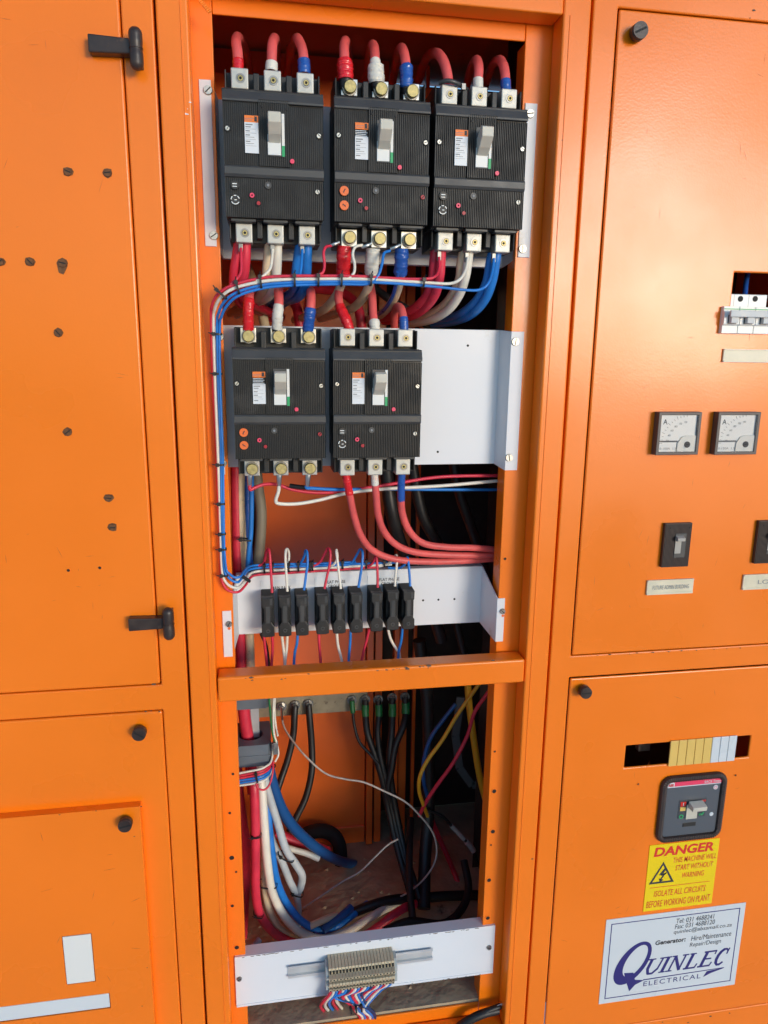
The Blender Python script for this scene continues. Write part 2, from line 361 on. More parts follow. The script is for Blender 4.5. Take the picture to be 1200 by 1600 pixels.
def knob(px, py, y, parent, ang=.5, r=.0078):
    p = at(px, py, y-.012)
    mb = MB().cyl((p.x, p.z), r, y-.012, y-.004, 24, 0, r*1.02).cyl((p.x, p.z), r*.98, y-.013, y-.012, 24, 0, r)
    c, s = math.cos(ang), math.sin(ang); a, b = r*.8, r*.13
    mb.prism([(p.x+c*a-s*b, p.z+s*a+c*b), (p.x-c*a-s*b, p.z-s*a+c*b), (p.x-c*a+s*b, p.z-s*a-c*b), (p.x+c*a+s*b, p.z+s*a-c*b)], y-.0133, y-.0129, 1)
    mb.cyl((p.x, p.z), r*.6, y-.004, y+.001, 16)
    return part(mb, 'knob', [BRH, BKD], parent)
knob(217, 1148, -.0005, ld, -.6); knob(195, 1291, -.012, lc, .2)
def hinge(px, y0, y1, ax0, ay, ah):
    zt, zb = at(px, y0, -.018).z, at(px, y1, -.018).z; x = at(px, (y0+y1)/2, -.018).x
    r = .0052
    R0 = .0064; K = 26; zz = [zb+(zt-zb)*(.5-.5*math.cos(math.pi*k/K)) for k in range(K+1)]
    rad = lambda z: max(.0004, R0*(1 if zb+R0 < z < zt-R0 else math.sqrt(max(0, 1-((R0-min(z-zb, zt-z))/R0)**2)))*(.93 if abs(z-(zb+zt)/2) < .004 else 1))
    mb = MB().tube([(x, -.016, z) for z in zz], 1.0, 18, step=1, rfun=lambda t: rad(zz[min(K, round(t*K))]))
    mb.tube([(x, -.016, zb+.0185), (x, -.016, zb+.0195)], R0*1.03, 16)
    mb.box(x-.004, x+.004, -.012, .001, zb+.006, zt-.006)
    h = part(mb, 'hinge', BRH, lc)
    xa = at(ax0, ay, -.010).x; za = at(ax0, ay, -.010).z
    part(MB().prism([(xa, za-ah/2), (x-.005, za-ah*.42), (x+.001, za-ah*.5), (x+.001, za+ah*.5), (x-.005, za+ah*.42), (xa, za+ah/2)], -.0125, -.0008), 'hinge_arm', BRH, lc, bevel=.0012)
hinge(212, 40, 109, 138, 68, .016)
hinge(263, 950, 1001, 201, 976, .015)
def rusty_screw(px, py, r=.0036, tail=0):
    p = at(px, py, -.001); y = -.0008
    mb = MB().cyl((p.x, p.z), r, y-.002, y, 12, 0, r*1.1)
    a = random.uniform(-.9, .9); c, s = math.cos(a), math.sin(a); u, v = r*.85, r*.16
    mb.prism([(p.x+c*u-s*v, p.z+s*u+c*v), (p.x-c*u-s*v, p.z-s*u+c*v), (p.x-c*u+s*v, p.z-s*u-c*v), (p.x+c*u+s*v, p.z+s*u-c*v)], y-.0023, y-.0019, 1)
    poly = [(p.x+r*(1.15+random.random()*.45)*math.cos(k*.785), p.z+r*(1.1+random.random()*.4)*math.sin(k*.785)-(tail if k in (5, 6) else 0)) for k in range(8)]
    mb.prism(poly, y-.0003, y, 2)
    part(mb, 'screw', [RUST, BKD, RUST], ud)
for a in ((106, 268), (168, 270), (47, 409), (98, 411, .004, .006), (0, 409), (91, 520), (106, 675), (170, 778), (176, 824)): rusty_screw(*a)
holes([(107, 891, .0017), (156, 887, .0017)], ud, -.0006)
chips([(228, 1112, .0014), (236, 1111, .0008), (249, 1112, .0010), (240, 1069, .002)], ld, -.0006)
chips([(93, 1273, .0008), (150, 1267, .0008), (221, 1260, .001), (210, 1307, .0008), (230, 1512, .0006), (222, 1572, .0008)], lc, -.0121)

SCF = mat('scuff_mark', (.52, .13, .02), .6)
def scuffs(n, x0, x1, z0, z1, y, parent):
    mb = MB()
    for i in range(n):
        x, z = random.uniform(x0, x1), random.uniform(z0, z1); L_ = random.uniform(.003, .016); a = random.choice((random.uniform(-.4, .4), random.uniform(1.1, 2.0))); t_ = random.uniform(.00012, .0003)
        c_, s_ = math.cos(a)*L_/2, math.sin(a)*L_/2; px_, pz_ = -math.sin(a)*t_, math.cos(a)*t_
        mb.prism([(x-c_, z-s_), (x+px_, z+pz_), (x+c_, z+s_), (x-px_, z-pz_)], y-.00012, y+.0001)
    o = part(mb, 'scuff_mark', SCF, parent); o['kind'] = 'stuff'
scuffs(22, -.30, -.14, 1.10, 1.76, -.0006, ud); scuffs(12, -.30, -.15, .62, .92, -.0121, lc)
# ------------------------------------------------------------------ right cabinet
rc = empty('right_cabinet', (.55, 0, ZB), 'orange cabinet on the right carrying meters, signs and small switches', 'electrical cabinet')
part(sheet_with_holes(XR+.0012, .98, ZB, ZT, [(.3808, .95, .4785, 1.0465), (.3808, .95, 1.0760, 1.8125)], 0, .02), 'front_frame', OR, rc, bevel=.0016)
DY = -.0006
part(sheet_with_holes(.3822, .948, 1.0774, 1.8110, [(.5505, .64, 1.4815, 1.5500), (.4925, .5260, 1.194, 1.2465), (.6265, .66, 1.194, 1.2465)], DY, .003), 'door', OR, rc, bevel=.0018, seg=3)
part(sheet_with_holes(.3822, .948, .4800, 1.0448, [(.4690, .6545, .9090, .9418), (.5300, .6180, .796, .884)], DY, .003), 'door', OR, rc, bevel=.0018, seg=3)
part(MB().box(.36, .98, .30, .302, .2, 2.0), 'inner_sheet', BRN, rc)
scuffs(34, .40, .62, 1.10, 1.79, DY, rc); scuffs(26, .40, .66, .50, 1.03, DY, rc); knob(1001, 47, DY, rc, .45, .0085); knob(916, 1083, DY, rc, 0, .0078)
holes([(997, 1225, .0015), (1149, 1211, .0015)], rc, DY)
chips([(935+i*22+random.uniform(-6, 6), 1024-i*1.15, random.uniform(.0006, .0015)) for i in range(11)], rc, DY-.0001)
chips([(1172, 28, .0009), (1178, 16, .0018), (1075, 1598, .0016), (1110, 1588, .002), (1035, 1597, .001), (1140, 1583, .0012)], rc, -.0002)

# ------------------------------------------------------------------ mounting plates
def plate_thing(label, y, x0, x1, z0, z1, fz0, fz1, lfx, rfx, m=WH):
    """Z-section plate: face at depth y, side returns, flanges screwed to the front channel"""
    t = empty('mounting_plate', ((x0+x1)/2, y, z0), label, 'mounting plate')
    fy = FLY-.0016
    part(MB().box(x0, x1, y, y+.0018, z0, z1), 'plate_face', m, t, bevel=.0005)
    for (a, b) in (lfx, rfx):
        part(MB().box(a, b, fy, fy+.0014, fz0, fz1), 'flange', m, t, bevel=.0005)
    def wall(xa, xb, s):
        mb = MB(); e = .0014*s
        vs = [(xa, fy+.0015, fz0), (xb, y, z0), (xb, y, z1), (xa, fy+.0015, fz1)]
        vs += [(v[0]+e, v[1], v[2]) for v in vs]
        part(mb.add(vs, [(0,1,2,3), (7,6,5,4), (0,4,5,1), (1,5,6,2), (2,6,7,3), (3,7,4,0)]), 'side_return', m, t)
    wall(lfx[1]-.0014, x0+.0003, 1); wall(rfx[0], x1-.0017, 1)
    part(MB().box(x0+.0002, x1-.0002, y+.002, y+.012, z0, z0+.0015), 'folded_edge', m, t)
    part(MB().box(x0+.0002, x1-.0002, y+.002, y+.012, z1-.0015, z1), 'folded_edge', m, t)
    return t
def bolt_on(t, px, py, y, r=.0042, mats=(ZN, BKD)):
    p = at(px, py, y)
    mb = MB().cyl((p.x, p.z), r, y-.0022, y, 16, 0, r*1.15)
    a = random.uniform(0, 3); c, s = math.cos(a), math.sin(a); u, v = r*.9, r*.13
    mb.prism([(p.x+c*u-s*v, p.z+s*u+c*v), (p.x-c*u-s*v, p.z-s*u+c*v), (p.x-c*u+s*v, p.z-s*u-c*v), (p.x+c*u+s*v, p.z+s*u-c*v)], y-.0024, y-.0021, 1)
    part(mb, 'screw', list(mats), t)
FY = FLY-.0016
P1 = plate_thing('top mounting plate behind the three upper breakers', .066, -.0420, .2885, 1.5545, 1.718, 1.562, 1.724, (-.0575, -.0455), (.2935, .3075))
bolt_on(P1, 325, 141, FY); bolt_on(P1, 334, 368, FY); bolt_on(P1, 828, 178, FY); bolt_on(P1, 816, 389, FY)
P2 = plate_thing('middle mounting plate with a bare white right half', .055, -.0455, .2862, 1.3180, 1.4812, 1.3135, 1.4790, (-.0525, -.0455), (.2900, .3060))
bolt_on(P2, 343, 526, FY); bolt_on(P2, 348, 724, FY); bolt_on(P2, 805, 534, FY); bolt_on(P2, 795, 715, FY)
def plate_hole(t, px, py, y, r=.0015):
    p = at(px, py, y); part(MB().cyl((p.x, p.z), r, y-.0002, y, 10), 'drill_hole', BKD, t)
plate_hole(P2, 731, 540, .055); plate_hole(P2, 684, 706, .055)
P3 = plate_thing('narrow white rail plate carrying the row of black fuse holders', .085, -.0402, .2860, 1.0945, 1.1745, 1.0890, 1.1480, (-.0550, -.0445), (.2885, .2990))
for q in ((661, 938), (685, 937), (710, 936)): plate_hole(P3, *q, .085)
for q in ((357.5, 975), (785, 955)):
    bolt_on(P3, *q, FY, .0034, (ALD, BKD)); p = at(q[0]+.6, q[1]+7, FY); part(MB().cyl((p.x, p.z), .0018, FY-.0002, FY, 12), 'slot', ORD, P3)
for (px0, py0, px1, py1, txt) in ((407, 907, 470, 921, 'MAIN RACK'), (492, 903, 555, 917, 'FLAT PHASE\nGROUP 1'), (574, 900, 640, 913, 'FLAT PHASE\nGROUP 2')):
    a, b = at(px0, py0, .085), at(px1, py1, .085)
    l = part(MB().box(a.x, b.x, .0842, .0849, b.z-.003, a.z), 'text_strip', LB, P3, bevel=.0002)
    lx, lz = P3.location.x, P3.location.z; wd = b.x-a.x; n = txt.count('\n')+1
    lettering(txt, a.x-lx+wd*.27, b.x-lx-wd*.25, (b.z-lz+.0005) if n > 1 else b.z-lz+.0012, (b.z-lz+.0105) if n > 1 else b.z-lz+.0060, -.0011, INK, P3, bold=.012)
BPL = empty('mounting_plate', (.12, .0285, .575), 'chipped white plate across the bottom with the beige terminal strip', 'mounting plate')
part(MB().box(-.0565, .3085, .0265, .0285, .5760, .6570), 'plate_face', WHW, BPL, bevel=.0004)
part(MB().box(-.0563, .3083, .0288, .045, .6556, .6570), 'folded_edge', WHW, BPL)
part(MB().box(-.0563, .3083, .0288, .040, .5760, .5774), 'folded_edge', WHW, BPL)
part(MB().box(-.0560, .3080, .0257, .0264, .5765, .5800), 'folded_lip', WHW, BPL, bevel=.0003)
bolt_on(BPL, 374, 1529, .0265, .0030, (ALD, BKD)); bolt_on(BPL, 764, 1480, .0265, .0032, (ALD, BKD))
mb = MB()
for i in range(46):
    x = random.choice((random.uniform(-.05, .30), random.uniform(.1, .27))); s = random.uniform(.0004, .0014); z = .6566-random.uniform(0, .0012)
    mb.prism([(x-s*2.2, z), (x-s, z-s*.6), (x+s*1.3, z-s*.5), (x+s*2.2, z+.0002)], .0262, .0266)
for i in range(16):
    x = random.uniform(-.05, .30); s = random.uniform(.0003, .0009); z = .5768+random.uniform(0, .001)
    mb.prism([(x-s*2, z), (x-s, z+s*.6), (x+s*1.5, z+s*.5), (x+s*2, z-.0002)], .0255, .0258)
o = part(mb, 'paint_chip', CHIP, BPL); o['kind'] = 'stuff'

# ------------------------------------------------------------------ circuit breakers
def ribs(x0, x1, z0, z1, y, pitch=.0020, d=.0015):
    mb = MB(); n = max(1, round((x1-x0)/pitch)); p = (x1-x0)/n; prof = []
    for i in range(n):
        a = x0+i*p; prof += [(a, y), (a+p*.34, y), (a+p*.42, y+d), (a+p*.92, y+d)]
    prof.append((x1, y)); k = len(prof)
    vs = [(x, yy, z0) for x, yy in prof]+[(x, yy, z1) for x, yy in prof]
    mb.add(vs, [(i, i+1, i+1+k, i+k) for i in range(k-1)])
    mb.add([(x0, y, z1), (x1, y, z1), (x1, y+d+.001, z1), (x0, y+d+.001, z1)], [(0, 1, 2, 3)])
    mb.add([(x0, y, z0), (x1, y, z0), (x1, y+d+.001, z0), (x0, y+d+.001, z0)], [(3, 2, 1, 0)])
    return mb
PITCH = .0327
def make_breaker(label, kind):
    t = empty('circuit_breaker', (0, 0, 0), label, 'circuit breaker', 'black three pole breakers on the white plates')
    W = .0497; H = .1205; BK_Y = .066
    # rear body
    mb = MB().box(-W+.002, W-.002, .030, BK_Y, -.0205, H+.0225)
    mb.box(-W+.0005, W-.0005, .014, BK_Y-.004, -.001, H+.001)
    for x in (-PITCH/2, PITCH/2):
        mb.box(x-.0028, x+.0028, .013, .031, H-.004, H+.018); mb.box(x-.0028, x+.0028, .016, .031, -.0175, .004)
    for x in (-W+.0022, W-.0037):
        mb.box(x, x+.0016, .018, .031, H-.004, H+.0215); mb.box(x, x+.0016, .018, .031, -.019, .004)
    mb.build('base_housing', BK, t, bevel=.0012)
    # front moulding behind the ribbed fields
    MB().box(-W, W, .0029, .040, .0005, H-.0005).build('cover', BK, t, bevel=.0008)
    ribs(-W, -.0150, .0495, .1085, .0008).build('ribbed_field', BK, t)
    ribs(.0158, W, .0495, .1065, .0008).build('ribbed_field', BK, t)
    ribs(-W, W, .0005, .0383, .0012).build('ribbed_field', BK, t)
    mb = ribs(-.0148, .0156, .0495, .1105, -.0012)
    mb.box(-.0148, .0156, .0004, .003, .0495, .1105); mb.build('toggle_surround', BK, t)
    # smooth bands
    MB().prismx([(.004, .1205), (.0195, .1212), (.0195, .1080), (-.0006, .1080), (-.0006, .1100)], -W-.0003, W+.0003).build('smooth_band', GB, t, bevel=.0005)
    MB().prismx([(.0, .0493), (.004, .0496), (.004, .0384), (.0004, .0384), (-.0012, .0412), (-.0012, .0474)], -W-.0002, W+.0002).build('smooth_band', GB, t, bevel=.0004)
    mb = MB()
    for k in (-1, 0, 1): mb.box(k*PITCH-.0125, k*PITCH+.0125, .006, .018, -.0028, .0002)
    mb.build('lower_skirt', GB, t, bevel=.0006)
    # toggle
    MB().box(-.0070, .0075, -.0016, .0008, .0588, .0990).build('toggle_recess', [GB], t, bevel=.0005)
    MB().box(-.0063, .0068, -.0022, -.0015, .0600, .0790).build('toggle_slide', BEW, t, bevel=.0004)
    tg = MB().prismx([(-.001, .0705), (-.0115, .0770), (-.0205, .0855), (-.0205, .0945), (-.0150, .0965), (-.001, .0880)], -.0058, .0066).build('toggle', BE, t, bevel=.0007)
    MB().box(.0078, .0106, -.0018, -.0004, .0590, .0985).build('status_strip', BEW, t)
    MB().box(.0078, .0106, -.0020, -.0017, .0590, .0690).build('status_strip', SGRN, t, label='green lower end of the strip')
    MB().cyl((-.0117, .1043), .0011, -.0015, -.0008, 10).build('drill_hole', BKD, t)
    MB().cyl((.0128, .1030), .0011, -.0015, -.0008, 10).build('drill_hole', BKD, t)
    MB().cyl((.0178, .0552), .0022, -.0022, .001, 14).build('push_button', PNK, t)
    # rating label
    z0, z1 = .0610, .0955
    lab = MB().box(-.0288, -.0152, -.0004, .0006, z0, z1 if kind == 'lug' else z0+.0215).build('rating_label', LB, t)
    MB().box(-.0288, -.0152, -.0006, .0004, z1-.0062, z1).build('print', OL, lab, label='orange top of the label')
    MB().box(-.0288, -.0200, -.0007, -.0005, z1-.0030, z1-.0026).box(-.0286, -.0215, -.0007, -.0005, z1-.0046, z1-.0042).build('print', INKG, lab)
    mb = MB().prism([(-.0190, z1-.0052), (-.0165, z1-.0052), (-.0165, z1-.0008), (-.0190, z1-.0008)], -.0008, -.0006); mb.build('print', INK, lab)
    mb = MB(); zz = z1-.0078
    if kind != 'lug':
        for k in range(5): mb.box(-.0285, -.0175+.0012*(k % 2), -.0004, .0007, zz-k*.0016, zz-k*.0016+.0006)
        mb.build('print', LB, lab); mb = MB(); zz = z0+.0195
    rows = [(.007, .0010), (.0052, .0009), (.010, .0002), (.0042, .0009), (.0105, .0002), (.0042, .0010), (.0085, .0004), (.010, .0002), (.0045, .0009), (.008, .0004), (.0105, .0002)]
    if kind != 'lug': rows = rows[:9]
    for wd, h in rows:
        if zz < z0+.001: break
        mb.box(-.0279, -.0279+wd, -.0006, -.0003, zz-h, zz); zz -= .0022 if h > .0003 else .0015
    mb.build('print', INKG, lab)
    # cover screws
    def screw(x, z, m=ZN, r=.0021, hole=.0034):
        s = MB().cyl((x, z), hole, .0003, .0012, 16, 1).cyl((x-.0004, z-.0003), r, -.0006, .001, 12, 0)
        a = random.uniform(0, 3); c, d = math.cos(a), math.sin(a); u, v = r*.9, r*.15
        s.prism([(x+c*u-d*v, z+d*u+c*v), (x-c*u-d*v, z-d*u+c*v), (x-c*u+d*v, z-d*u-c*v), (x+c*u+d*v, z+d*u-c*v)], -.0008, -.0005, 1)
        s.build('cover_screw', [m, BKD], t)
    screw(-.0452, .0830); screw(.0455, .0810); screw(.0437, .0280, DRD if kind != 'lug' else AL, .0022, .0026)
    # lower controls
    if kind == 'lug':
        MB().cyl((-.0400, .0305), .0042, -.0010, .0012, 20).build('dial', BK, t)
        MB().box(-.0424, -.0380, -.0014, -.0009, .0310, .0320).box(-.0424, -.0380, -.0014, -.0009, .0286, .0294).build('print', BEW, t)
        MB().cyl((-.0400, .0165), .0042, -.0002, .0012, 20).build('dial', BK, t)
        mb = MB()
        for a0, a1 in ((.3, 1.0), (1.3, 1.9), (2.3, 3.1), (3.6, 5.8)):
            for k in range(4):
                p = a0+(a1-a0)*k/4; q = a0+(a1-a0)*(k+1)/4
                mb.prism([(-.04+.0046*math.cos(p), .0165+.0046*math.sin(p)), (-.04+.0046*math.cos(q), .0165+.0046*math.sin(q)), (-.04+.0037*math.cos(q), .0165+.0037*math.sin(q)), (-.04+.0037*math.cos(p), .0165+.0037*math.sin(p))], -.0008, .0004)
        mb.box(-.0408, -.0385, -.0008, .0004, .0160, .0168); mb.build('print', BEW, t)
    else:
        for z, a in ((.0300, 1.1), (.0160, -.6)):
            mb = MB().cyl((-.0400, z), .0047, -.0012, .0012, 22); c, s = math.cos(a), math.sin(a); u, v = .0020, .0005
            mb.prism([(-.04+c*u-s*v, z+s*u+c*v), (-.04-c*u-s*v, z-s*u+c*v), (-.04-c*u+s*v, z-s*u-c*v), (-.04+c*u+s*v, z+s*u-c*v)], -.0015, -.0011, 1)
            mb.build('dial', [ORD, INK], t)
    MB().cyl((-.0068, .0318), .0034, -.0002, .0012, 18).cyl((-.0068, .0318), .0013, -.0008, .001, 12, 1).build('seal', [GB, INKG], t)
    MB().ring((-.0232, .0215), .0009, .0024, -.0010, .0012, 14).build('test_button', PNK, t)
    MB().cyl((-.0172, .0140), .0027, .0002, .0013, 14, 1).cyl((-.0168, .0143), .0019, -.0006, .001, 12).build('test_button', [DRD, BKD], t)
    # terminals
    for zc, up in ((H+.0132, 1), (-.0122, -1)):
        for k in (-1, 0, 1):
            x = k*PITCH+(.0002 if k else 0)
            if kind == 'lug':
                l = MB().box(x-.0086, x+.0086, .0145, .0345, zc-.0100, zc+.0092).build('terminal_lug', AL, t, bevel=.0012, seg=3)
                MB().ring((x+.0008, zc-.0003), .0030, .0046, .0140, .0150, 20, 0).cyl((x+.0008, zc-.0003), .0046, .0143, .0160, 20, 1).ring((x+.0008, zc-.0003), .0014, .0026, .0136, .0150, 14, 2).cyl((x+.0008, zc-.0003), .0014, .0141, .0150, 6, 1).build('socket_screw', [ALD, BKD, BR], l)
            else:
                l = MB().box(x-.0085, x+.0085, .0200, .0300, zc-.0075-(.002 if up < 0 else 0), zc+.0085).build('terminal_pad', TN, t, bevel=.0006)
                MB().cyl((x+.0003, zc-.0008), .0076, .0165, .0200, 24, 1).cyl((x+.0003, zc-.0008), .0064, .0130, .0165, 20, 0).cyl((x+.0003, zc-.0008), .0056, .0124, .0130, 20, 0, .0064).build('terminal_bolt', [BR, ALD], l)
    return t
bA = make_breaker('top left breaker, cream toggle in front of the left end of the plate', 'lug')
bB = make_breaker('top middle breaker with two orange dials and brass bolt heads', 'bolt')
def put(o, x, y, z): o.location = (x, y, z); return o
put(bA, .0168, -.0120, 1.5855); put(bB, .1277, -.0120, 1.5855)
o = copy_tree(bA); put(o, .2330, -.0120, 1.5850); o['label'] = 'top right breaker, with a grey tie band above its left terminal'
o = copy_tree(bB); put(o, .0178, -.0050, 1.3355); o['label'] = 'lower left breaker with orange dials, bare ring lugs hanging below'
o = copy_tree(bA); put(o, .1262, -.0050, 1.3355); o['label'] = 'lower right breaker beside the empty half of the white plate'

# ------------------------------------------------------------------ cables
def path(pts): return [at(*p) for p in pts]
def cable(label, pts, r, m, group=None, cat='cable', name='power_cable', caps=(), n=12, step=6):
    """caps: (start, end, radius factor, material, part name) along the cable, as fractions"""
    P = path(pts); mb = MB().tube(P, r, n, step=step)
    t = mb.build(name, m, loc=P[0]); tag(t, label, cat, group)
    S = smooth_path(P, step)
    for a, b, k, cm, nm in caps:
        i0 = round(a*(len(S)-1)); i1 = max(i0+2, round(b*(len(S)-1))); seg = S[i0:i1+1]; ph = random.random()*6
        c = MB(); lump = .035 if nm == 'tape' else .012
        c.tube([v-P[0] for v in seg], r*k, 14, step=3, rfun=lambda t: (1+lump*math.sin(t*9+ph)+lump*.6*math.sin(t*23+ph))*(.95 if t < .04 or t > .96 else 1), jit=.075 if nm == 'tape' else .02).build(nm, cm, t)
    return t
GT = 'cables rising from the upper breakers'
rT = .0051
# (x,y) at the terminal, going up, then over into the dark at the back
cable('faded red cable above the first terminal of the top left breaker', [(372, 110, .010), (372, 96, .011), (371, 80, .014), (369, 66, .026), (371, 58, .055), (378, 66, .11), (386, 90, .19), (392, 130, .28)], rT, PK, GT, caps=((0, .17, 1.10, RT, 'sleeve'),))
cable('faded red cable with a white sleeve above the middle terminal of the top left breaker', [(424, 112, .010), (424.5, 98, .011), (425, 80, .014), (426, 67, .026), (429, 60, .055), (431, 68, .11), (432, 92, .19), (432, 130, .28)], rT, PK, GT, caps=((0, .15, 1.22, WT, 'sleeve'),))
cable('faded red cable with a blue sleeve above the last terminal of the top left breaker', [(475.5, 116, .010), (475, 100, .011), (473, 80, .014), (469, 68, .026), (464, 60, .055), (458, 68, .11), (452, 92, .19), (448, 130, .28)], rT, PK, GT, caps=((0, .20, 1.25, BT, 'sleeve'),))
cable('cable wrapped in bulky red tape above the top middle breaker', [(540, 140, .010), (540, 125, .008), (539, 105, .010), (538, 84, .014), (538, 70, .03), (540, 64, .06), (542, 74, .12), (545, 100, .20), (548, 140, .28)], rT, PK, GT, caps=((0, .14, 1.25, CB, 'heat_shrink'), (.12, .32, 1.6, RT, 'tape')))
cable('cable wrapped in loose white tape above the top middle breaker', [(589, 142, .010), (588, 127, .008), (587, 110, .010), (586, 92, .014), (585, 77, .03), (582, 70, .06), (578, 80, .12), (575, 104, .20), (572, 140, .28)], rT, PK, GT, caps=((0, .14, 1.25, CB, 'heat_shrink'), (.11, .29, 1.65, WT, 'tape'), (.28, .36, 1.1, WT, 'sleeve')))
cable('cable wrapped in blue tape above the top middle breaker', [(635, 146, .010), (635, 132, .008), (635, 115, .010), (634, 98, .014), (631, 82, .03), (627, 75, .06), (622, 84, .12), (617, 108, .20), (612, 140, .28)], rT, PK, GT, caps=((0, .12, 1.2, CB, 'heat_shrink'), (.09, .34, 1.3, BT, 'tape')))
cable('faded red cable bending left above the tie band of the top right breaker', [(701, 138, .010), (700, 124, .011), (697, 108, .014), (692, 94, .024), (684, 84, .05), (674, 84, .10), (664, 96, .17), (655, 125, .26)], rT*1.05, PK, GT, caps=((0, .13, 1.12, RT, 'sleeve'),))
cable('faded red cable with a white sleeve above the middle of the top right breaker', [(747, 140, .010), (747, 126, .011), (748, 110, .014), (747, 99, .026), (744, 94, .055), (738, 102, .11), (732, 122, .18), (726, 150, .26)], rT, PK, GT, caps=((0, .16, 1.08, WT, 'sleeve'),))
cable('faded red cable with a blue sleeve, rightmost above the top right breaker', [(791, 145, .010), (790, 130, .011), (789, 114, .014), (786, 101, .026), (780, 94, .055), (771, 100, .11), (762, 120, .18), (754, 150, .26)], rT, PK, GT, caps=((0, .20, 1.08, BT, 'sleeve'),))
# grey tie band by the top right breaker
p0 = path([(686, 130, .004), (698, 126, -.002), (712, 129, -.002), (724, 136, .004), (731, 141, .012)])
t = MB().tube(p0, .0022, 8, flat=.6).build('cable_tie', GB, loc=p0[0]); tag(t, 'broad grey tie band looped behind the first lug of the top right breaker', 'cable tie')
MB().box(-.002, .002, -.002, .002, -.0028, .0028).build('tie_head', ALD, t).location = path([(724, 136, .0)])[0]-p0[0]

# below the top left breaker: pairs
GD = 'cables hanging below the upper breakers'
rB = .0053
def drop(label, pts, m, r=rB, caps=(), group=GD): return cable(label, pts, r, m, group, caps=caps)
drop('rear red cable under the first lug of the top left breaker', [(373, 378, .022), (370, 400, .024), (366, 425, .03), (366, 452, .045), (376, 474, .075), (396, 482, .12), (430, 500, .2)], RD)
drop('front red cable under the first lug of the top left breaker', [(384, 378, .016), (384, 400, .018), (382, 425, .024), (379, 450, .035), (384, 470, .06), (404, 480, .11), (440, 496, .19)], RD)
drop('left white cable of the pair under the top left breaker', [(421, 380, .022), (419, 400, .024), (417, 425, .03), (415, 448, .045), (402, 465, .075), (385, 474, .12), (360, 490, .2)], CR)
drop('right white cable of the pair under the top left breaker', [(433, 380, .016), (433, 400, .018), (432, 425, .024), (430, 446, .035), (418, 464, .06), (398, 474, .11), (370, 492, .19)], WC)
drop('left dark blue cable of the pair under the top left breaker', [(469, 382, .022), (466, 400, .024), (463, 425, .03), (462, 446, .045), (452, 460, .075), (432, 470, .12), (410, 485, .2)], BL)
drop('right bright blue cable of the pair under the top left breaker', [(480, 382, .016), (480, 400, .018), (479, 425, .024), (476, 448, .035), (466, 464, .06), (446, 472, .11), (420, 490, .19)], BL)
# below the top middle breaker
drop('cream cable from a red taped end, curving left under the top middle breaker', [(538, 384, .012), (537, 402, .014), (536, 422, .02), (533, 444, .032), (524, 464, .05), (508, 482, .08), (488, 492, .12), (460, 500, .18)], CR, rB*.95, caps=((0, .34, 1.55, RT, 'tape'),))
drop('cream cable from a white taped end, curving left under the top middle breaker', [(583, 388, .012), (582, 404, .014), (580, 424, .02), (577, 444, .032), (568, 464, .05), (553, 480, .08), (533, 488, .12), (500, 498, .18)], CR, rB*.95, caps=((0, .31, 1.5, WT, 'tape'),))
o = drop('cream and blue striped cable from a blue taped end under the top middle breaker', [(628, 388, .012), (627, 404, .014), (626, 424, .02), (623, 446, .032), (616, 466, .05), (604, 484, .08), (590, 494, .12), (570, 500, .18)], CR, rB*.95, caps=((0, .32, 1.5, BT, 'tape'),))
q = path([(622, 425, .012), (618.5, 446, .024), (612, 466, .042), (600, 484, .072), (588, 494, .112)])
MB().tube([v-o.location for v in q], .0022, 8).build('blue_stripe', BT, o)
# below the top right breaker
drop('rear red cable under the top right breaker, sweeping left', [(680, 390, .022), (678, 410, .024), (676, 434, .03), (668, 460, .042), (650, 480, .065), (625, 492, .10), (590, 498, .16)], RD, 0.0055)
drop('front red cable under the top right breaker, sweeping left', [(690, 390, .014), (689, 410, .016), (687, 434, .02), (680, 460, .032), (664, 481, .055), (640, 495, .09), (600, 502, .15)], RD, 0.0053)
drop('rear white cable under the top right breaker, sweeping left', [(724, 392, .022), (720, 410, .024), (718, 434, .03), (708, 458, .042), (690, 480, .065), (660, 496, .10), (620, 502, .16)], CR, 0.0051)
drop('front white cable under the top right breaker, sweeping left', [(733, 392, .014), (731, 410, .016), (727, 434, .02), (717, 462, .032), (698, 486, .055), (668, 501, .09), (620, 508, .15)], WC, 0.0052)
drop('rear blue cable under the top right breaker, sweeping left', [(769, 394, .022), (765, 412, .024), (760, 440, .032), (747, 466, .045), (726, 486, .07), (700, 498, .11), (660, 504, .16)], BL, 0.0051)
drop('front blue cable under the top right breaker, sweeping left', [(777, 394, .014), (774, 414, .016), (769, 440, .022), (758, 468, .035), (738, 490, .06), (710, 502, .10), (670, 508, .15)], BL, 0.0053)
# ferrules where the sensing wires enter the lugs
for (x, y), lab in zip(((376, 386), (425.5, 389), (472, 389), (686, 400), (729, 402), (771, 403)), ('red cables under the top left', 'white cables under the top left', 'blue cables under the top left', 'red cables under the top right', 'white cables under the top right', 'blue cables under the top right')):
    p = at(x, y, .010); t = MB().box(p.x-.0022, p.x+.0022, .008, .012, p.z-.005, p.z+.005).build('wire_clip', ALD, loc=p, bevel=.0005)
    tag(t, 'small steel clip where the thin wire joins the %s breaker' % lab, 'clip', 'steel clips under the lugs')
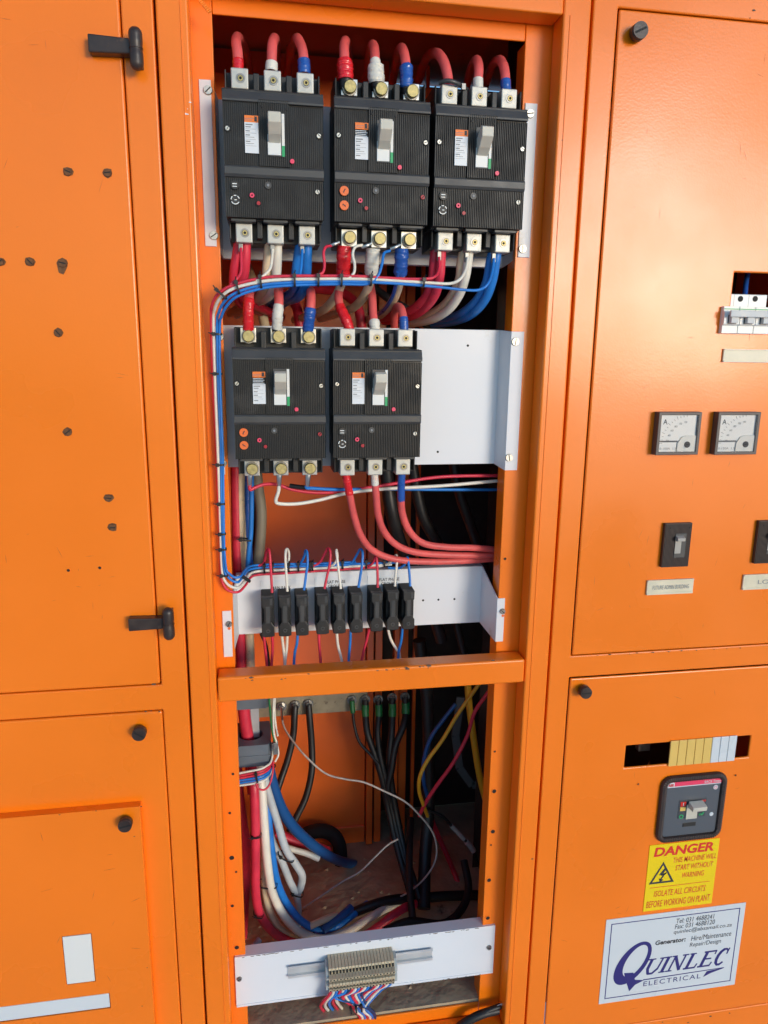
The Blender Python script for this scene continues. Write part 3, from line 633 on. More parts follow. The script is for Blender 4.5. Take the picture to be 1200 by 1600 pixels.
# above the lower breakers
GM = 'cables rising from the lower breakers'
rM = .0050
cable('cable with a red taped end above the lower left breaker', [(388, 520, .018), (388, 508, .014), (388, 488, .010), (389, 468, .012), (390, 456, .022), (392, 452, .05), (396, 462, .09), (400, 480, .15)], rM, PK, GM, caps=((0, .09, 1.2, CB, 'heat_shrink'), (.07, .42, 1.18, RT, 'tape')))
cable('cable with a white taped end above the lower left breaker', [(433, 520, .018), (433, 508, .014), (434, 490, .010), (436, 470, .012), (435, 457, .022), (436, 453, .05), (438, 464, .09), (440, 480, .15)], rM, PK, GM, caps=((0, .09, 1.2, CB, 'heat_shrink'), (.07, .38, 1.16, WT, 'tape')))
cable('cable with a blue taped end above the lower left breaker', [(480, 522, .018), (482, 510, .014), (484, 492, .010), (486, 472, .012), (486, 459, .022), (485, 455, .05), (483, 466, .09), (480, 482, .15)], rM, PK, GM, caps=((0, .09, 1.2, CB, 'heat_shrink'), (.07, .36, 1.22, BT, 'tape')))
cable('cable in torn red tape above the lower right breaker', [(546, 516, .018), (543, 506, .018), (537, 492, .022), (531, 478, .028), (529, 462, .035), (532, 446, .045), (536, 425, .07), (540, 405, .1)], rM*.95, PK, GM, caps=((0, .42, 1.25, RT, 'tape'),))
cable('cable with a ragged white tape end above the lower right breaker', [(586, 516, .018), (585, 506, .018), (583, 490, .024), (582, 472, .032), (581, 458, .042), (578, 440, .06), (576, 420, .08), (574, 400, .11)], rM*.92, PK, GM, caps=((0, .20, 1.28, WT, 'tape'),))
cable('cable looping over with a blue taped end above the lower right breaker', [(631, 520, .018), (631, 508, .018), (630, 494, .020), (627, 483, .028), (622, 479, .045), (617, 486, .065), (616, 502, .08), (616, 530, .1)], rM*.92, PK, GM, caps=((0, .26, 1.12, BT, 'sleeve'),))
for (x, y0, lab) in ((566, 500, 'dull red cable half hidden behind the middle plate'), (470, 500, 'dark red cable lying in the shade between the breaker rows')):
    cable(lab, [(x, 530, .16), (x-4, y0-10, .16), (x-14, 470, .18), (x-40, 455, .2), (x-90, 450, .22)], .0065, RD, 'cables in the shade between the rows')
cable('black cable crossing behind the striped cable', [(560, 430, .14), (588, 452, .13), (612, 470, .12), (640, 486, .13), (680, 520, .15)], .0050, CB, 'cables in the shade between the rows')
cable('brown white cable behind the middle plate on the left', [(420, 540, .16), (412, 500, .15), (405, 470, .15), (395, 440, .16), (380, 400, .18)], .006, CR, 'cables in the shade between the rows')

# ------------------------------------------------------------------ the wiring loom
r0 = .00155
loom = empty('wiring_loom', at(340, 600, .012), 'laced loom of thin red, white and blue wires from the breakers down the left side', 'wiring loom')
def wire(parent, pts, r, m, name='wire', label=None, n=8):
    P = path(pts); base = parent.location
    return MB().tube([v-base for v in P], r, n, step=6).build(name, m, parent, label=label)
LY = -.012
red_l = [(686, 402, .006), (686, 420, .0), (676, 434, LY), (640, 436, LY), (600, 434, LY), (560, 431.5, LY), (500, 431, LY), (430, 432, LY), (390, 438, LY), (360, 447, LY), (340, 460, -.006), (331, 478, .004), (330, 500, .013), (333, 600, .022), (338, 700, .020), (341, 780, .022), (344, 850, .022), (345, 890, .022), (347, 908, .022), (356, 922, .022), (372, 925, .026), (384, 914, .04), (392, 902, .065), (405, 898, .079), (440, 896, .079), (500, 892, .079), (560, 888, .079), (592, 886, .079)]
wht_l = [(731, 402, .006), (728, 420, .0), (719, 436, LY), (704, 443, LY), (680, 442.5, LY), (640, 440, LY), (600, 437.5, LY), (560, 436, LY), (500, 436, LY), (430, 437.5, LY), (388, 444, LY), (360, 453, LY), (344, 466, -.006), (336, 482, .004), (333.5, 505, .013), (336, 600, .020), (340, 700, .018), (343, 780, .021), (345, 850, .021), (347, 892, .021), (351, 907, .021), (360, 916, .020), (372, 918, .024), (382, 908, .04), (390, 897, .065), (404, 892.5, .079), (440, 890.5, .079), (500, 888, .079), (560, 884.5, .079), (612, 882, .079)]
blu_l = [(772, 404, .006), (769, 425, .0), (762, 444, LY), (748, 453, LY), (725, 453, LY), (690, 449, LY), (640, 444.5, LY), (600, 442, LY), (560, 440.5, LY), (500, 440.5, LY), (430, 443, LY), (390, 450, LY), (364, 460, LY), (350, 472, -.006), (342, 488, .004), (339, 508, .012), (341, 600, .019), (345, 700, .018), (346, 780, .020), (348, 850, .020), (350, 890, .020), (356, 901, .020), (364, 908, .019), (373, 909, .022), (380, 900, .04), (388, 891, .065), (403, 887.5, .079), (440, 885.5, .079), (500, 884, .079), (560, 881, .079), (638, 878, .079)]
bl2 = [(609, 392, .004), (600, 396, -.004), (597, 412, -.008), (590, 432, LY), (575, 443.5, LY), (540, 444, LY), (500, 444.5, LY), (430, 447.5, LY), (392, 455, LY), (369, 464, LY), (355, 477, -.006), (346, 494, .004), (343, 515, .012), (344, 600, .0175), (347.5, 700, .017), (349, 780, .020), (350, 850, .019), (353, 888, .019), (358, 896, .019), (366, 902, .018), (375, 901, .022), (381, 893, .04), (388, 886, .065), (403, 883, .079), (440, 881.5, .079), (500, 880.5, .079), (556, 878, .079)]
wire(loom, red_l, r0, RD); wire(loom, wht_l, r0*1.1, WC); wire(loom, blu_l, r0, BL); wire(loom, bl2, r0, BL)
for pts, m in (([(518, 384, .004), (509, 386, -.002), (505.5, 396, -.006), (507, 414, -.008), (504, 426, -.011), (494, 430, LY)], RD),
               ([(566, 383, .004), (555, 386, -.002), (551, 398, -.006), (554, 412, -.008), (553, 426, -.011), (545, 435, LY)], WC),
               ([(376.5, 388, .006), (377, 405, .0), (376.5, 425, -.006), (370, 436, -.011), (360, 445, LY)], RD),
               ([(426, 390, .006), (425, 405, .0), (422, 420, -.006), (413, 430, -.011), (400, 439, LY)], WC),
               ([(472.5, 390, .006), (471.5, 405, .0), (470, 422, -.006), (466, 436, -.011), (455, 440, LY)], BL)):
    wire(loom, pts, r0, m)
def tie(parent, px, py, Y, ang, w, d=.010, m=CB, head=1):
    """flat tie round a bundle: w = bundle width across, ang = bundle direction in the picture plane"""
    p = at(px, py, Y); mb = MB(); n = 22; b = .0011; vs = []
    for k in range(n):
        a = 2*math.pi*k/n; e = .72
        cx, cz = math.copysign(abs(math.cos(a))**e, math.cos(a)), math.copysign(abs(math.sin(a))**e, math.sin(a))
        for rr_, xx in ((1, -b), (1, b), (.0, b), (.0, -b)):
            t_ = .0006 if rr_ else -.0001; vs.append((xx, -(d/2+t_)*cx, (w/2+t_)*cz))
    fs = [(k*4+i, ((k+1) % n)*4+i, ((k+1) % n)*4+(i+1) % 4, k*4+(i+1) % 4) for k in range(n) for i in range(4)]
    mb.add(vs, fs); h = head*w*.36
    mb.box(-.0019, .0019, -d*.40-.0022, -d*.40+.001, h-.0018, h+.0018); mb.tube([(0, -d*.4-.001, h+.0015), (.0012, -d*.4-.0025, h+.0050)], .0006, 5)
    o = mb.build('cable_tie', m, parent); o.location = p-(parent.location if parent else Vector()); o.rotation_euler = (0, -ang, 0)
    return o
for a in ((345, 459, LY+.003, .85, .0150), (371, 449, LY, .25, .0140), (407, 440, LY, .12, .0130), (460, 438, LY, .03, .0125), (497, 438, LY, 0, .0125), (533, 438, LY, 0, .0120), (579, 438, LY, -.03, .0110), (661, 442, LY, -.08, .0085)): tie(loom, *a)
for a in ((339, 522, .015, 1.55, .0100), (340, 584, .020, 1.57, .0095), (344, 726, .019, 1.57, .0085), (345.5, 787, .021, 1.57, .008), (347, 834, .021, 1.57, .008), (348, 858, .021, 1.57, .008), (350, 899, .020, 1.5, .0085), (384, 904, .035, .9, .013), (392, 890, .077, 0, .0125), (413, 888, .079, 0, .0125), (426, 887, .079, 0, .0125), (451, 886, .079, 0, .0125), (466, 885, .079, 0, .0125), (484, 885, .079, 0, .0125), (488, 884, .079, 0, .0125), (535, 882, .079, 0, .012), (572, 881, .079, 0, .0115), (600, 880, .079, 0, .009)): tie(loom, *a, d=.007)

# ------------------------------------------------------------------ fuse holders and their wires
FH = empty('fuse_holder', (0, 0, 0), '', 'fuse holder', 'black fuse holders on the narrow white rail')
w2 = .0080
MB().box(-w2, w2, .0, .028, -.0275, .0235).build('holder_base', BKD, FH, bevel=.0012)
prof = [(-w2, -.0275), (-.004, -.0285), (.004, -.0285), (w2, -.0275), (w2, -.0150), (.0044, -.0090), (.0044, .0085), (w2*.9, .0125), (w2*.95, .0240), (.003, .0234), (-.003, .0234), (-w2*.95, .0240), (-w2*.9, .0125), (-.0044, .0085), (-.0044, -.0090), (-w2, -.0150)]
MB().prism(prof, -.0075, .002).build('fuse_carrier', BK, FH, bevel=.0010)
MB().box(-.0024, .0024, -.0080, -.0074, -.010, .012).build('grip_rib', GB, FH, bevel=.0003)
MB().ring((0, -.0205), .0014, .0026, -.0079, -.0073, 14).build('maker_mark', GB, FH)
MB().box(.0028, .0056, -.0079, -.0073, .0140, .0220).build('raised_mark', GB, FH, bevel=.0002)
fx = [(418.5, 961), (445, 960), (472, 959), (504, 957), (530, 956), (557, 955), (588.5, 953), (613.5, 951), (638, 950)]
colour_names = ['red', 'white', 'blue']; CMAT = [RD, WC, BL]
where = ['under the MAIN RACK strip', 'middle group of three', 'last group, next to the three bare holes']
for i, (px, py) in enumerate(fx):
    o = FH if i == 0 else copy_tree(FH)
    o.location = at(px, py, .052); o.location.y = .0565
    o['label'] = 'fuse holder on a %s wire, %s' % (colour_names[i % 3], where[i//3])
# wires on top: (points), colour
tops = [([(425, 926, .058), (424, 905, .060), (422.5, 880, .062), (421, 862, .066), (418, 858, .072), (415, 868, .076), (412, 880, .078), (404, 884, .079)], 0),
        ([(449, 924, .058), (447.5, 900, .060), (446, 875, .062), (446.5, 861, .066), (449, 858, .072), (451.5, 866, .076), (450, 880, .078), (444, 889, .079)], 1),
        ([(475, 922, .058), (478, 900, .060), (480.5, 880, .062), (480, 864, .066), (477.5, 860, .072), (475, 870, .076), (469, 880, .078), (458, 884, .079)], 2),
        ([(507, 920, .058), (511, 900, .060), (515.5, 880, .062), (516, 862, .066), (512, 857, .072), (506, 868, .076), (499, 879, .078), (486, 886, .079)], 0),
        ([(532.5, 920, .058), (530, 900, .060), (527.5, 878, .062), (525.5, 862, .066), (526, 860, .070), (527, 872, .074), (521, 882, .077), (512, 886, .079)], 1),
        ([(560, 918, .058), (563, 900, .060), (566, 880, .062), (566.5, 863, .066), (563, 858, .072), (557, 868, .076), (549, 880, .078), (536, 884, .079)], 2),
        ([(590, 918, .058), (590, 900, .060), (589, 880, .062), (588, 868, .066), (587, 866, .070), (585, 874, .074), (580, 882, .077), (568, 886, .079)], 0),
        ([(617, 916, .058), (618, 900, .060), (620, 880, .062), (620, 870, .066), (618, 868, .070), (612, 876, .074), (604, 882, .077), (592, 885, .079)], 1),
        ([(641, 916, .058), (640, 900, .060), (638.5, 882, .062), (637, 872, .066), (635, 872, .070), (632, 882, .074), (622, 888, .077), (606, 887, .079)], 2)]
gname = ['first group', 'middle group', 'last group']
for i, (pts, c) in enumerate(tops):
    cable('%s wire arching into the top of a fuse holder in the %s' % (colour_names[c], gname[i//3]), pts, .00165, CMAT[c], 'wires arching into the fuse holders', cat='wire', name='fuse_wire', n=8)
bots = [([(412, 990, .066), (414, 1010, .066), (417, 1040, .07), (418, 1075, .075)], 0, 'left of two red wires under the first fuse holder'), ([(425, 990, .070), (426, 1012, .072), (424, 1040, .075), (422, 1075, .08)], 0, 'right of two red wires under the first fuse holder'),
        ([(440, 990, .066), (443, 1015, .068), (445, 1040, .072), (445, 1075, .078)], 1, 'left of two white wires meeting under the second fuse holder'), ([(449, 990, .066), (448, 1012, .068), (445.5, 1036, .072), (444, 1075, .08)], 1, 'right of two white wires meeting under the second fuse holder'),
        ([(465, 990, .066), (464, 1005, .066), (460, 1025, .07), (458, 1075, .08)], 2, 'blue wire under the third fuse holder'),
        ([(498, 988, .066), (499, 1010, .066), (501, 1035, .072), (503, 1075, .08)], 0, 'red wire under the fourth fuse holder'),
        ([(526, 986, .066), (528, 1008, .066), (533, 1028, .072), (540, 1065, .09)], 1, 'white wire under the fifth fuse holder'),
        ([(548, 984, .066), (547, 1005, .066), (545, 1028, .072), (543, 1065, .09)], 2, 'blue wire under the sixth fuse holder'),
        ([(577, 982, .066), (573, 1000, .068), (567, 1022, .075), (560, 1060, .1)], 0, 'red wire slanting left under the seventh fuse holder'),
        ([(606, 982, .066), (611, 1000, .068), (620, 1015, .075), (624, 1020, .085), (626, 1040, .12)], 1, 'white wire under the eighth fuse holder'),
        ([(629, 980, .066), (627, 1000, .068), (623, 1018, .075), (622, 1030, .085), (620, 1050, .12)], 2, 'blue wire under the last fuse holder')]
for pts, c, lab in bots: cable(lab, pts, .0018, CMAT[c], 'wires under the fuse holders', cat='wire', name='fuse_wire', n=8)
cable('twisted dark wires hanging below the first fuse holder', [(408, 990, .08), (416, 1010, .085), (420, 1040, .09), (424, 1075, .09)], .0022, CB, cat='wire', name='twisted_wire', n=6)

# ------------------------------------------------------------------ cables below the lower breakers
GL5 = 'faded red cables turning right under the lower right breaker'
cable('lowest faded red cable, from the first lug of the lower right breaker', [(540, 738, .020), (543, 755, .022), (547, 776, .026), (553, 805, .035), (563, 835, .045), (580, 858, .055), (610, 872, .062), (650, 877, .068), (710, 877, .075), (776, 873, .085), (820, 872, .09)], .0043, PK, GL5, caps=((0, .19, 1.10, RT, 'tape'),))
cable('middle faded red cable with a cream sleeve under the lower right breaker', [(585, 738, .020), (586, 755, .022), (588, 776, .026), (591, 805, .033), (600, 830, .042), (619, 851, .05), (650, 863, .058), (700, 867, .066), (776, 868, .078), (820, 868, .085)], .0043, PK, GL5, caps=((0, .13, 1.02, WT, 'sleeve'),))
cable('uppermost faded red cable with a blue sleeve under the lower right breaker', [(628, 738, .020), (627, 755, .022), (627, 778, .026), (629, 803, .033), (640, 830, .042), (662, 849, .05), (700, 855, .058), (740, 856, .066), (776, 859, .075), (820, 862, .08)], .0043, PK, GL5, caps=((0, .24, 1.06, BT, 'sleeve'),))
def ringlug(o, pts):
    P = path(pts); mb = MB().tube([v-o.location for v in P], .0026, 8, rfun=lambda t: 1.5-.6*t, flat=.5); mb.build('ring_lug', TN, o)
GW = 'thin wires on ring lugs under the lower left breaker'
o = cable('thin red wire with a ring lug, running right under the breakers', [(390, 756, .022), (391, 765, .022), (398, 762, .024), (412, 757, .028), (432, 757, .034), (462, 766, .04), (505, 770, .045), (560, 764, .05), (620, 755, .055), (690, 745, .06), (783, 743, .07), (830, 743, .08)], .0021, RD, GW, 'wire', 'lug_wire', n=8); ringlug(o, [(391, 738, .018), (390, 748, .018), (390, 760, .022)])
o = cable('thin white wire with a ring lug, sagging then running right', [(436, 756, .022), (435, 768, .024), (431, 782, .026), (437, 787, .028), (465, 787, .034), (500, 781, .04), (545, 770, .046), (600, 764, .052), (690, 759, .06), (783, 751, .07), (830, 749, .08)], .0022, WC, GW, 'wire', 'lug_wire', n=8); ringlug(o, [(436, 738, .018), (436, 748, .018), (436, 760, .022)])
o = cable('thin blue wire with a ring lug, running right into the shade', [(480, 756, .022), (479, 762, .024), (490, 763, .028), (530, 765, .04), (600, 764, .06), (690, 765, .08), (783, 765, .1), (830, 765, .1)], .0021, BL, GW, 'wire', 'lug_wire', n=8); ringlug(o, [(482, 738, .018), (481, 748, .018), (480, 760, .022)])
MB().tube([v-o.location for v in path([(479, 762, .026), (468, 761, .03), (453, 759, .034)])], .0028, 8).build('heat_shrink', CB, o)
for j, (x) in enumerate((521, 571, 616)):   # ring lugs of the sensing wires on the top middle breaker
    p = path([(x-6, 384+j*2.5, .004), (x+2, 381+j*2.5, .002), (x+9, 378+j*2, .004)])
    t = MB().tube(p, .0019, 8, flat=.5).build('ring_lug', TN, loc=p[0]); tag(t, 'tinned ring lug on the %s sensing wire under the top middle breaker' % colour_names[j], 'cable lug', 'ring lugs under the top middle breaker')

GV = 'thick cables standing down the left side'
for lab, pts, r, m in (
    ('thick cream cable, second from the left behind the loom', [(378, 700, .12), (375, 760, .12), (377, 830, .12), (382, 890, .12), (389, 980, .12), (392, 1060, .12)], .0060, CR),
    ('thick blue cable behind the loom', [(388, 700, .125), (387, 760, .125), (388, 830, .125), (390, 880, .125), (396, 940, .13)], .0048, BT),
    ('thin blue cable bowing beside the black one', [(392, 700, .10), (393, 770, .10), (392, 830, .10), (388, 870, .10), (386, 920, .11)], .0032, BL),
    ('brown grey cable bowing to the right, nearest the back panel', [(396, 700, .13), (403, 760, .13), (408, 800, .13), (406, 850, .13), (400, 900, .13), (398, 960, .13)], .0072, BW),
    ('black cable between the blue and the brown grey ones', [(394, 720, .14), (399, 780, .14), (400, 830, .14), (396, 900, .14)], .005, CB),
    ('deep red cable, furthest left behind the loom', [(368, 700, .12), (369, 780, .12), (371, 860, .12), (374, 940, .12), (377, 1060, .12)], .0068, RD)):
    cable(lab, pts, r, m, GV)
t = tie(None, 383, 843, .10, 1.45, .016, m=CB); tag(t, 'black tie across the cream and blue cables on the left', 'cable tie')
GBk = 'black cables in the depth on the right'
for lab, pts, r in (
    ('thick black cable nearest the faded red ones', [(600, 700, .16), (606, 760, .16), (612, 800, .16), (622, 840, .17), (640, 880, .18), (668, 930, .2), (690, 1000, .22)], .0095),
    ('thick black cable right of the first, leaning right', [(640, 700, .17), (650, 760, .17), (662, 810, .17), (684, 850, .18), (700, 890, .19), (715, 960, .2)], .0080),
    ('black cable leaning right nearest the right post', [(705, 700, .2), (718, 770, .2), (735, 820, .2), (752, 870, .21), (770, 940, .22)], .0080),
    ('black cable standing upright in the lower right depth', [(655, 1000, .3), (668, 1100, .3), (670, 1250, .28), (664, 1340, .24), (662, 1420, .18)], .0110),
    ('black cable bundle seen between the rear posts', [(710, 960, .26), (722, 1010, .26), (735, 1060, .26)], .006)):
    cable(lab, pts, r, CB, GBk)

# ------------------------------------------------------------------ lower section
# current transformers
def ct_block(label, x0, x1, yf, yb, z0, z1, hx, hy, hr):
    t = empty('current_transformer', ((x0+x1)/2, yf, z0), label, 'current transformer', 'grey current transformers')
    # body with a real vertical bore
    n = 24; ring_t = []; mb = MB()
    out = []
    for i in range(n):
        a = 2*math.pi*(i+.5)/n; dx, dy = math.cos(a), math.sin(a)
        k = min(((x1-hx) if dx > 0 else (hx-x0))/max(1e-6, abs(dx)), ((yb-hy) if dy > 0 else (hy-yf))/max(1e-6, abs(dy)))
        out.append((hx+dx*k, hy+dy*k))
    inn = [(hx+hr*math.cos(2*math.pi*(i+.5)/n), hy+hr*math.sin(2*math.pi*(i+.5)/n)) for i in range(n)]
    vs = [(x, y, z1) for x, y in out]+[(x, y, z1) for x, y in inn]+[(x, y, z0) for x, y in out]+[(x, y, z0) for x, y in inn]
    fs = []
    for i in range(n):
        j = (i+1) % n
        fs += [(i, j, n+j, n+i), (2*n+j, 2*n+i, 3*n+i, 3*n+j), (j, i, 2*n+i, 2*n+j), (n+i, n+j, 3*n+j, 3*n+i)]
    part(mb.add(vs, fs), 'body', CTG, t, label='slate grey moulded block with a round bore')
    part(MB().box(x0+.001, x1-.001, yf-.0012, yf-.0001, z0+(z1-z0)*.45, z0+(z1-z0)*.52), 'moulding_line', CTG, t, bevel=.0004)
    return t
zt, zb = at(395, 1165, .10).z, at(395, 1198, .10).z
ct_block('slate grey current transformer with the red cable through its bore', -.060, at(424, 1180, .10).x, .100, .165, zb, zt, at(392, 1150, .13).x, .131, .017)
zt2, zb2 = at(395, 1097, .10).z, at(395, 1119, .10).z
ct_block('upper grey current transformer just under the cross rail', -.060, at(421, 1110, .12).x, .120, .18, zb2, zt2+.012, at(392, 1100, .13).x, .148, .015)
a = at(398, 1118, .14); t = MB().box(a.x-.006, a.x+.006, .138, .142, zt-.01, zb2+.002).build('spacer_tube', GY, loc=a, bevel=.001); tag(t, 'pale grey spacer between the two current transformers', 'spacer')
# busbar
bt, bb = at(540, 1086, .34).z, at(540, 1112, .34).z
bus = empty('earth_busbar', (.06, .34, bb), 'tinned earth busbar with bolts across the back below the cross rail', 'busbar')
part(MB().box(-.03, .168, .340, .346, bb, bt+.006), 'bar', BUS, bus, bevel=.0008)
bolt_x = [(440, 1105, 0), (461, 1103, 1), (482, 1101, 1), (550, 1095, 2), (571, 1094, 2), (591, 1094, 2), (613, 1091, 2), (633, 1090, 2)]
for px, py, k in bolt_x:
    p = at(px, py, .335)
    part(MB().cyl((p.x, p.z), .0085, .3365, .3395, 18, 0).cyl((p.x, p.z), .0058, .331, .3365, 6, 1, rot=.3).cyl((p.x, p.z), .003, .3295, .331, 10, 0), 'bolt', [TN if k == 0 else ALD, ALD], bus)
GE = 'black earth cables on the busbar bolts'
def earth(lab, pts, r, cap=None):
    o = cable(lab, pts, r, CB, GE, caps=cap or ())
    return o
earth('black earth cable from the second busbar bolt', [(461, 1103, .33), (460, 1120, .325), (458, 1150, .32), (450, 1185, .31), (440, 1215, .3), (432, 1240, .29), (420, 1290, .28)], .0058)
earth('black earth cable from the third busbar bolt, bending left low down', [(482, 1101, .33), (484, 1125, .325), (487, 1165, .32), (487, 1205, .31), (478, 1245, .3), (464, 1275, .29), (452, 1300, .28)], .0058)
earth('thin black wire from the fourth busbar bolt', [(550, 1095, .33), (551, 1110, .325), (554, 1135, .32), (562, 1160, .31), (578, 1178, .3), (592, 1195, .29)], .0026, ((0, .22, 1.7, GN, 'green_sleeve'),))
earth('black cable with a green sleeve on the fifth busbar bolt', [(571, 1094, .33), (571, 1115, .325), (574, 1145, .31), (586, 1180, .3), (598, 1220, .29), (608, 1270, .28), (622, 1330, .25), (642, 1400, .20)], .0058, ((0.04, .17, 1.15, GN, 'green_sleeve'),))
earth('black cable with a green sleeve on the sixth busbar bolt', [(591, 1094, .33), (592, 1115, .325), (590, 1145, .31), (594, 1180, .3), (603, 1220, .29), (613, 1270, .28), (628, 1330, .25), (652, 1400, .20)], .0055, ((0.04, .16, 1.2, GN, 'green_sleeve'),))
earth('black cable with a green sleeve on the seventh busbar bolt', [(613, 1091, .33), (613, 1115, .325), (612, 1145, .31), (609, 1180, .3), (611, 1220, .29), (619, 1270, .28), (632, 1330, .25), (656, 1405, .19)], .0060, ((0.04, .16, 1.15, GN, 'green_sleeve'),))
earth('black cable with a green sleeve on the last busbar bolt', [(633, 1090, .33), (634, 1112, .325), (630, 1135, .31), (618, 1165, .3), (612, 1200, .29), (606, 1240, .285), (616, 1300, .28), (636, 1370, .22)], .0060, ((0.04, .17, 1.25, GN, 'green_sleeve'),))
# other depth cables
cable('yellow wire bowing left in front of the rear posts', [(755, 1060, .20), (742, 1078, .20), (714, 1118, .20), (692, 1155, .20), (668, 1188, .20), (656, 1214, .20), (655, 1236, .21), (661, 1256, .22), (668, 1275, .24)], .0031, YL, cat='wire', name='loose_wire')
cable('dark red wire slanting down from the right post', [(778, 1055, .19), (764, 1080, .19), (742, 1112, .19), (730, 1150, .20), (708, 1192, .20), (682, 1228, .21), (664, 1256, .22), (655, 1275, .23)], .0030, RD, cat='wire', name='loose_wire')
cable('blue wire curving behind the yellow one', [(712, 1100, .25), (690, 1128, .25), (672, 1155, .25), (662, 1190, .25), (662, 1220, .25), (668, 1245, .25)], .0034, BLD, cat='wire', name='loose_wire')
cable('thick ochre cable upright behind the right post', [(730, 1050, .26), (733, 1100, .26), (741, 1160, .26), (750, 1215, .26), (764, 1265, .26), (780, 1300, .26)], .0058, YL)
cable('long pale string looping from the first busbar bolt', [(440, 1107, .32), (442, 1130, .30), (452, 1150, .28), (476, 1180, .25), (508, 1208, .24), (538, 1217, .23), (568, 1222, .22), (600, 1236, .21), (632, 1252, .20), (654, 1272, .20), (674, 1297, .20), (682, 1322, .20), (679, 1348, .20), (662, 1374, .20), (638, 1394, .20), (610, 1409, .20)], .0016, STR, cat='string', name='string', n=6, caps=((0, .055, 1.3, TN, 'bare_wire'),))
cable('short straight pale string leaning up from the floor', [(474, 1418, .22), (500, 1401, .22), (534, 1378, .22), (562, 1362, .22), (585, 1340, .22), (606, 1320, .22), (622, 1311, .22)], .0016, STR, cat='string', name='string', n=6)
cable('dark grey wire with pale tape patches in the lower right depth', [(660, 1262, .26), (690, 1275, .26), (705, 1290, .26), (722, 1308, .26), (740, 1330, .26), (755, 1370, .26)], .0026, CB, cat='wire', name='loose_wire', caps=((.40, .62, 1.5, STR, 'tape_patch'), (.68, .80, 1.9, STR, 'tape_patch')))
# grey bracket
q = [at(720, 1090, .33), at(712, 1150, .33), at(718, 1200, .33), at(738, 1228, .33), at(750, 1226, .33)]
mb = MB(); 
for i in range(len(q)-1):
    a, b = q[i], q[i+1]; d = (b-a).normalized(); s = Vector((-d.z, 0, d.x))*.007
    vs = [a-s, b-s, b+s, a+s]; vs += [v+Vector((0, .004, 0)) for v in vs]; mb.add(vs, [(0,1,2,3), (7,6,5,4), (0,4,5,1), (1,5,6,2), (2,6,7,3), (3,7,4,0)])
o = mb.build('support_bracket', DGY, loc=q[0]); tag(o, 'bent grey bracket in the dark behind the red wire', 'bracket')

GQ = 'thick cables falling through the lower left compartment'
cable('red cable passing through the bore of the grey transformer', [(374, 1040, .13), (379, 1085, .131), (383, 1125, .131), (388, 1160, .131), (392, 1200, .131), (396, 1240, .11)], .0085, RD, GQ)
cable('bright red cable running down the left side to the floor', [(393, 1195, .12), (397, 1230, .10), (399, 1290, .095), (399, 1350, .095), (400, 1400, .10), (408, 1432, .11), (428, 1457, .13), (460, 1474, .145), (510, 1482, .155), (555, 1470, .145), (590, 1449, .15), (614, 1430, .16), (640, 1415, .18), (668, 1409, .21)], .0066, RD, GQ)
cable('white cable in front, sweeping down and to the right', [(405, 1195, .125), (409, 1230, .11), (413, 1290, .10), (418, 1350, .10), (426, 1395, .11), (446, 1434, .12), (472, 1458, .14), (505, 1467, .145), (540, 1457, .15), (572, 1438, .165), (598, 1422, .185), (630, 1408, .22)], .0062, WC, GQ)
cable('second cream cable beside the red one', [(404, 1200, .14), (409, 1250, .13), (412, 1320, .125), (414, 1385, .125), (424, 1430, .13), (448, 1460, .15), (480, 1476, .17)], .0056, CR, GQ)
cable('bright blue cable hugging the inside of the white sweep', [(412, 1205, .145), (418, 1270, .13), (424, 1330, .12), (432, 1375, .12), (448, 1412, .13), (472, 1440, .145), (500, 1453, .16), (528, 1446, .16), (552, 1429, .18), (575, 1412, .20)], .0058, BL, GQ)
cable('thick blue cable slanting right behind the grey ones', [(416, 1180, .16), (423, 1215, .16), (436, 1255, .17), (455, 1288, .19), (482, 1315, .22), (508, 1334, .26), (530, 1345, .31), (560, 1352, .36)], .0085, BLD, GQ)
cable('grey cable bowing right of the white sweep', [(410, 1200, .14), (418, 1235, .13), (432, 1280, .13), (446, 1325, .13), (462, 1350, .14), (472, 1368, .15), (470, 1385, .16), (464, 1402, .17), (464, 1440, .2)], .0058, GY, GQ)
cable('grey cable crossing under the bowing one', [(412, 1235, .15), (418, 1280, .14), (426, 1315, .14), (440, 1345, .14), (452, 1375, .15), (461, 1395, .16), (466, 1420, .18), (464, 1460, .2)], .0056, GY, GQ)
cable('pale cable end pointing right under the thick blue cable', [(440, 1322, .24), (460, 1328, .24), (480, 1334, .24), (498, 1342, .24)], .0050, WC, GQ)
cable('red cable stub running right behind the thick blue cable', [(430, 1300, .27), (455, 1312, .27), (485, 1320, .27), (512, 1330, .28)], .0080, RD, GQ)
cable('dull red cable furthest left in the lower compartment', [(368, 1190, .17), (372, 1240, .17), (378, 1290, .17), (384, 1330, .18), (380, 1420, .2), (376, 1500, .2)], .0090, RD, GQ)
cable('fat black conduit arching to the floor at the back', [(462, 1325, .37), (475, 1306, .37), (498, 1298, .37), (518, 1303, .37), (530, 1320, .36), (532, 1350, .35), (529, 1385, .34), (527, 1430, .33)], .0130, MATB, 'black cables on the cabinet floor')
cable('black cable along the floor to the lower right', [(505, 1452, .19), (540, 1432, .185), (580, 1415, .19), (615, 1406, .20), (650, 1404, .205), (700, 1400, .21), (770, 1398, .22)], .0080, CB, 'black cables on the cabinet floor')
cable('black cable lying in a tangle near the right post', [(600, 1455, .125), (640, 1440, .135), (690, 1444, .135), (718, 1425, .15), (732, 1390, .18), (725, 1345, .22)], .0065, CB, 'black cables on the cabinet floor')
cable('black cable lying across the floor behind the bottom plate', [(540, 1482, .10), (600, 1462, .105), (660, 1466, .10), (700, 1452, .115), (770, 1440, .12)], .0075, CB, 'black cables on the cabinet floor')
